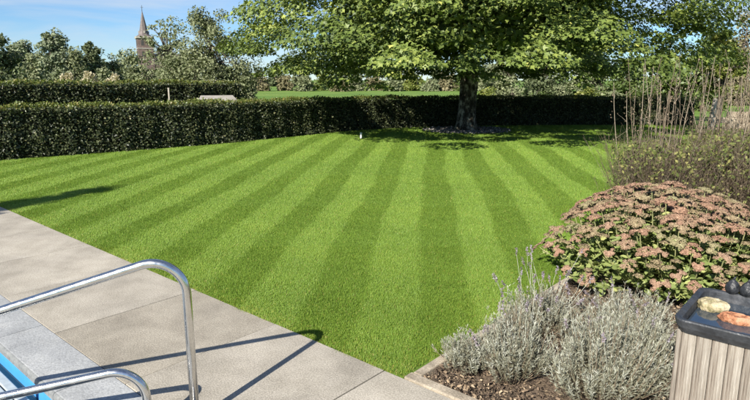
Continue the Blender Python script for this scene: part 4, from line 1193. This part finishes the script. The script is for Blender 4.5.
# ------------------------------------------------------------------ trees and shrubs beyond the hedges
def ptree(name, px, Y, top, hw, label, leaf, n, lsz, seed, **k):
    b = at(px, 80, Y); H = at(px, top, Y).z; rx = hw / F_ * Y
    return tree(name, (b.x, Y, -0.055), H, rx, k.pop('ry', rx), label, leaf, n, lsz, seed=seed, **k)
G1 = 'trees behind the left hedges'; G2 = 'shrubs along the far edge of the field'; G3 = 'trees beyond the right part of the hedge'
ptree('broadleaf_tree', 2, 29, 30, 28, 'dark large leaved tree at the left frame edge', 'dark', 9000, .22, 1, group=G1, clumps=60, bottom=.05)
ptree('willow_tree', 25, 62, 31, 14, 'pale willow peeping out behind the dark left tree', 'willow', 5000, .34, 2, group=G1, bottom=.1)
ptree('shrub_tree', 35, 38, 47, 17, 'lower olive bush right of the dark left tree', 'olive', 5000, .20, 3, group=G1, bottom=.03)
ptree('willow_tree', 57, 50, 20, 24, 'tallest grey green tree left of the church spire', 'willow', 15000, .26, 4, group=G1, clumps=75, bottom=.05, taper=.5, cr=.25)
ptree('shrub_tree', 79, 50, 46, 17, 'rounded olive bush between the two tall left trees', 'olive', 4500, .24, 5, group=G1, bottom=.03)
ptree('broadleaf_tree', 94, 54, 38, 15, 'dark rounded tree just left of the church', 'dark', 7000, .28, 6, group=G1, bottom=.08)
ptree('shrub_tree', 113, 56, 48, 19, 'low wide tree in front of the church foot', 'olive', 5500, .28, 7, group=G1, bottom=.03)
ptree('shrub_tree', 134, 46, 45, 20, 'olive bush below the church tower', 'olive', 4500, .22, 8, group=G1, bottom=.02)
ptree('shrub_tree', 20, 27, 66, 24, 'low dark bush at the left above the second hedge', 'dark', 4500, .15, 9, group=G1, bottom=.02)
ptree('shrub_tree', 105, 36, 66, 24, 'low grey bush behind the pampas plumes', 'olive', 5000, .18, 10, group=G1, bottom=.02)
ptree('shrub_tree', 62, 33, 66, 22, 'low bush behind the leftmost pampas plumes', 'dark', 4500, .17, 11, group=G1, bottom=.02)
ptree('loose_tree', 210, 24.5, -4, 58, 'loose grey green tree with thin twigs right of the church', 'olive', 36000, .115, 12, clumps=230, bottom=.05, cr=.19, power=2.4, group=G1, taper=.05)
ptree('loose_tree', 168, 26, 8, 30, 'sparse twiggy tree partly covering the church tower', 'olive', 1700, .13, 13, clumps=55, bottom=.25, cr=.14, group=G1, taper=.2)
ptree('shrub_tree', 178, 25.5, 50, 34, 'dense grey green bush at the foot of the loose tree', 'olive', 8000, .12, 14, clumps=60, bottom=.02, cr=.2, group=G1)
ptree('shrub_tree', 232, 24, 58, 28, 'dark bush beneath the loose tree at the second hedge end', 'dark', 6500, .12, 15, clumps=50, bottom=.02, cr=.2, group=G1)
ptree('shrub_tree', 8, 45, 50, 26, 'olive bush behind the dark tree at the left frame edge', 'olive', 5000, .26, 16, group=G1, bottom=.02)
ptree('shrub_tree', 100, 64, 53, 24, 'distant olive tree between the dark rounded tree and the church', 'olive', 5000, .34, 17, group=G1, bottom=.02)
ptree('shrub_tree', 150, 44, 53, 20, 'olive bush hiding the lower church tower', 'olive', 4500, .24, 18, group=G1, bottom=.02)
ptree('shrub_tree', 246, 30, 62, 17, 'grey olive bush at the right foot of the loose tree', 'olive', 5500, .15, 19, group=G1, bottom=.02)
ptree('shrub_tree', 46, 60, 44, 22, 'grey olive tree filling the gap left of the tallest tree', 'olive', 5500, .32, 20, group=G1, bottom=.02)
ptree('shrub_tree', 72, 62, 42, 20, 'grey tree filling the gap right of the tallest tree', 'willow', 5500, .32, 21, group=G1, bottom=.02)
ptree('shrub_tree', 124, 66, 46, 20, 'distant grey tree left of the church foot', 'willow', 5500, .34, 22, group=G1, bottom=.02)
ptree('broadleaf_tree', -42, 33, 38, 28, 'dark tree beyond the left frame edge', 'dark', 4500, .26, 23, group=G1, bottom=.05)
ptree('shrub_tree', -85, 36, 48, 30, 'olive tree furthest to the left beyond the frame', 'olive', 4500, .26, 24, group=G1, bottom=.03)
rs = random.Random(9)
row = [(262, 92, 70, 14, 'brown'), (285, 95, 72, 13, 'brown'), (305, 90, 74, 12, 'olive'), (322, 96, 66, 15, 'yellow'), (340, 88, 78, 11, 'brown'), (357, 92, 72, 13, 'olive'), (375, 96, 68, 13, 'brown'), (395, 90, 76, 12, 'olive'), (412, 94, 66, 14, 'yellow'),
       (430, 90, 74, 12, 'olive'), (446, 92, 68, 14, 'brown'), (462, 92, 70, 14, 'green'), (482, 90, 70, 14, 'olive')]
adj = {'brown': 'brown', 'olive': 'olive', 'yellow': 'yellow green', 'green': 'green'}
nth = ['first', 'second', 'third', 'fourth', 'fifth', 'sixth', 'seventh', 'eighth', 'ninth', 'tenth', 'eleventh', 'twelfth', 'thirteenth']
for i, (px, Y, top, hw, lf) in enumerate(row):
    ptree('field_shrub', px, Y, top, hw, '%s shrub on the far field edge, %s from the loose tree' % (adj[lf], nth[i]), lf, 2600, .42, 40 + i, group=G2, clumps=34, bottom=.02, cat='shrub')
for i, (px, Y, top, hw, lf, lab) in enumerate([(255, 150, 66, 12, 'dark', 'far dark tree peeping out right of the loose tree'), (276, 160, 63, 14, 'dark', 'far dark tree above the brown field shrubs'), (300, 170, 66, 14, 'olive', 'far olive tree under the left crown edge'), (345, 165, 60, 24, 'dark', 'far tree behind the yellow green field shrub'), (400, 165, 62, 26, 'olive', 'far olive tree left of the trunk'), (440, 160, 60, 20, 'dark', 'far dark tree just left of the trunk')]):
    ptree('far_tree', px, Y, top, hw, lab, lf, 2500, .75, 60 + i, group='far trees beyond the field', clumps=34, bottom=.03)
for i, (px, Y, top, hw, lf, lab) in enumerate([(500, 44, 42, 30, 'olive', 'grey green tree just right of the big trunk beyond the hedge'), (545, 47, 38, 32, 'dark', 'dark tree beyond the hedge right of the trunk'), (592, 45, 42, 30, 'olive', 'grey green tree under the right crown half'), (632, 43, 40, 28, 'green', 'green tree beyond the hedge left of the stalks'),
      (668, 36, 22, 28, 'green', 'leafy green tree below the right crown edge'), (738, 40, 3, 32, 'brown', 'brownish tall tree at the right frame edge'), (704, 33, 14, 27, 'green', 'round green tree behind the tall stalks')]):
    ptree('broadleaf_tree', px, Y, top, hw, lab, lf, 7500, .23, 80 + i, group=G3, clumps=60, bottom=.04)
ptree('young_tree', 722, 22.5, 14, 24, 'young yellow green tree rising behind the right stalks', 'yellow', 6500, .13, 90, group=G3, clumps=40, bottom=.12, cr=.2, tmpl=T_LOBED)
for i, (px, Y, top, hw, lf) in enumerate([(488, 36, 84, 15, 'yellow'), (512, 37, 82, 15, 'olive'), (538, 36, 85, 15, 'green'), (562, 37, 82, 14, 'olive'), (588, 36, 83, 16, 'yellow'), (615, 37, 82, 15, 'olive'), (642, 36, 84, 15, 'green'), (668, 37, 80, 16, 'olive')]):
    ptree('hedge_shrub', px, Y, top, hw, 'low %s shrub just above the dark hedge, %s counting right from the trunk' % (adj[lf], nth[i]), lf, 3000, .16, 100 + i, group='low shrubs beyond the dark hedge', clumps=30, bottom=.02, cat='shrub')

# slender conifer by the pool, out of frame to the left: its shadow falls across the lawn
tree('conifer', (-8.5, 1.25, -0.05), 6.45, 0.95, 0.95, 'slender conifer beside the pool casting its shadow on the lawn', 'dark', 11000, .12, 90, .07, .15, seed=200, taper=.9)
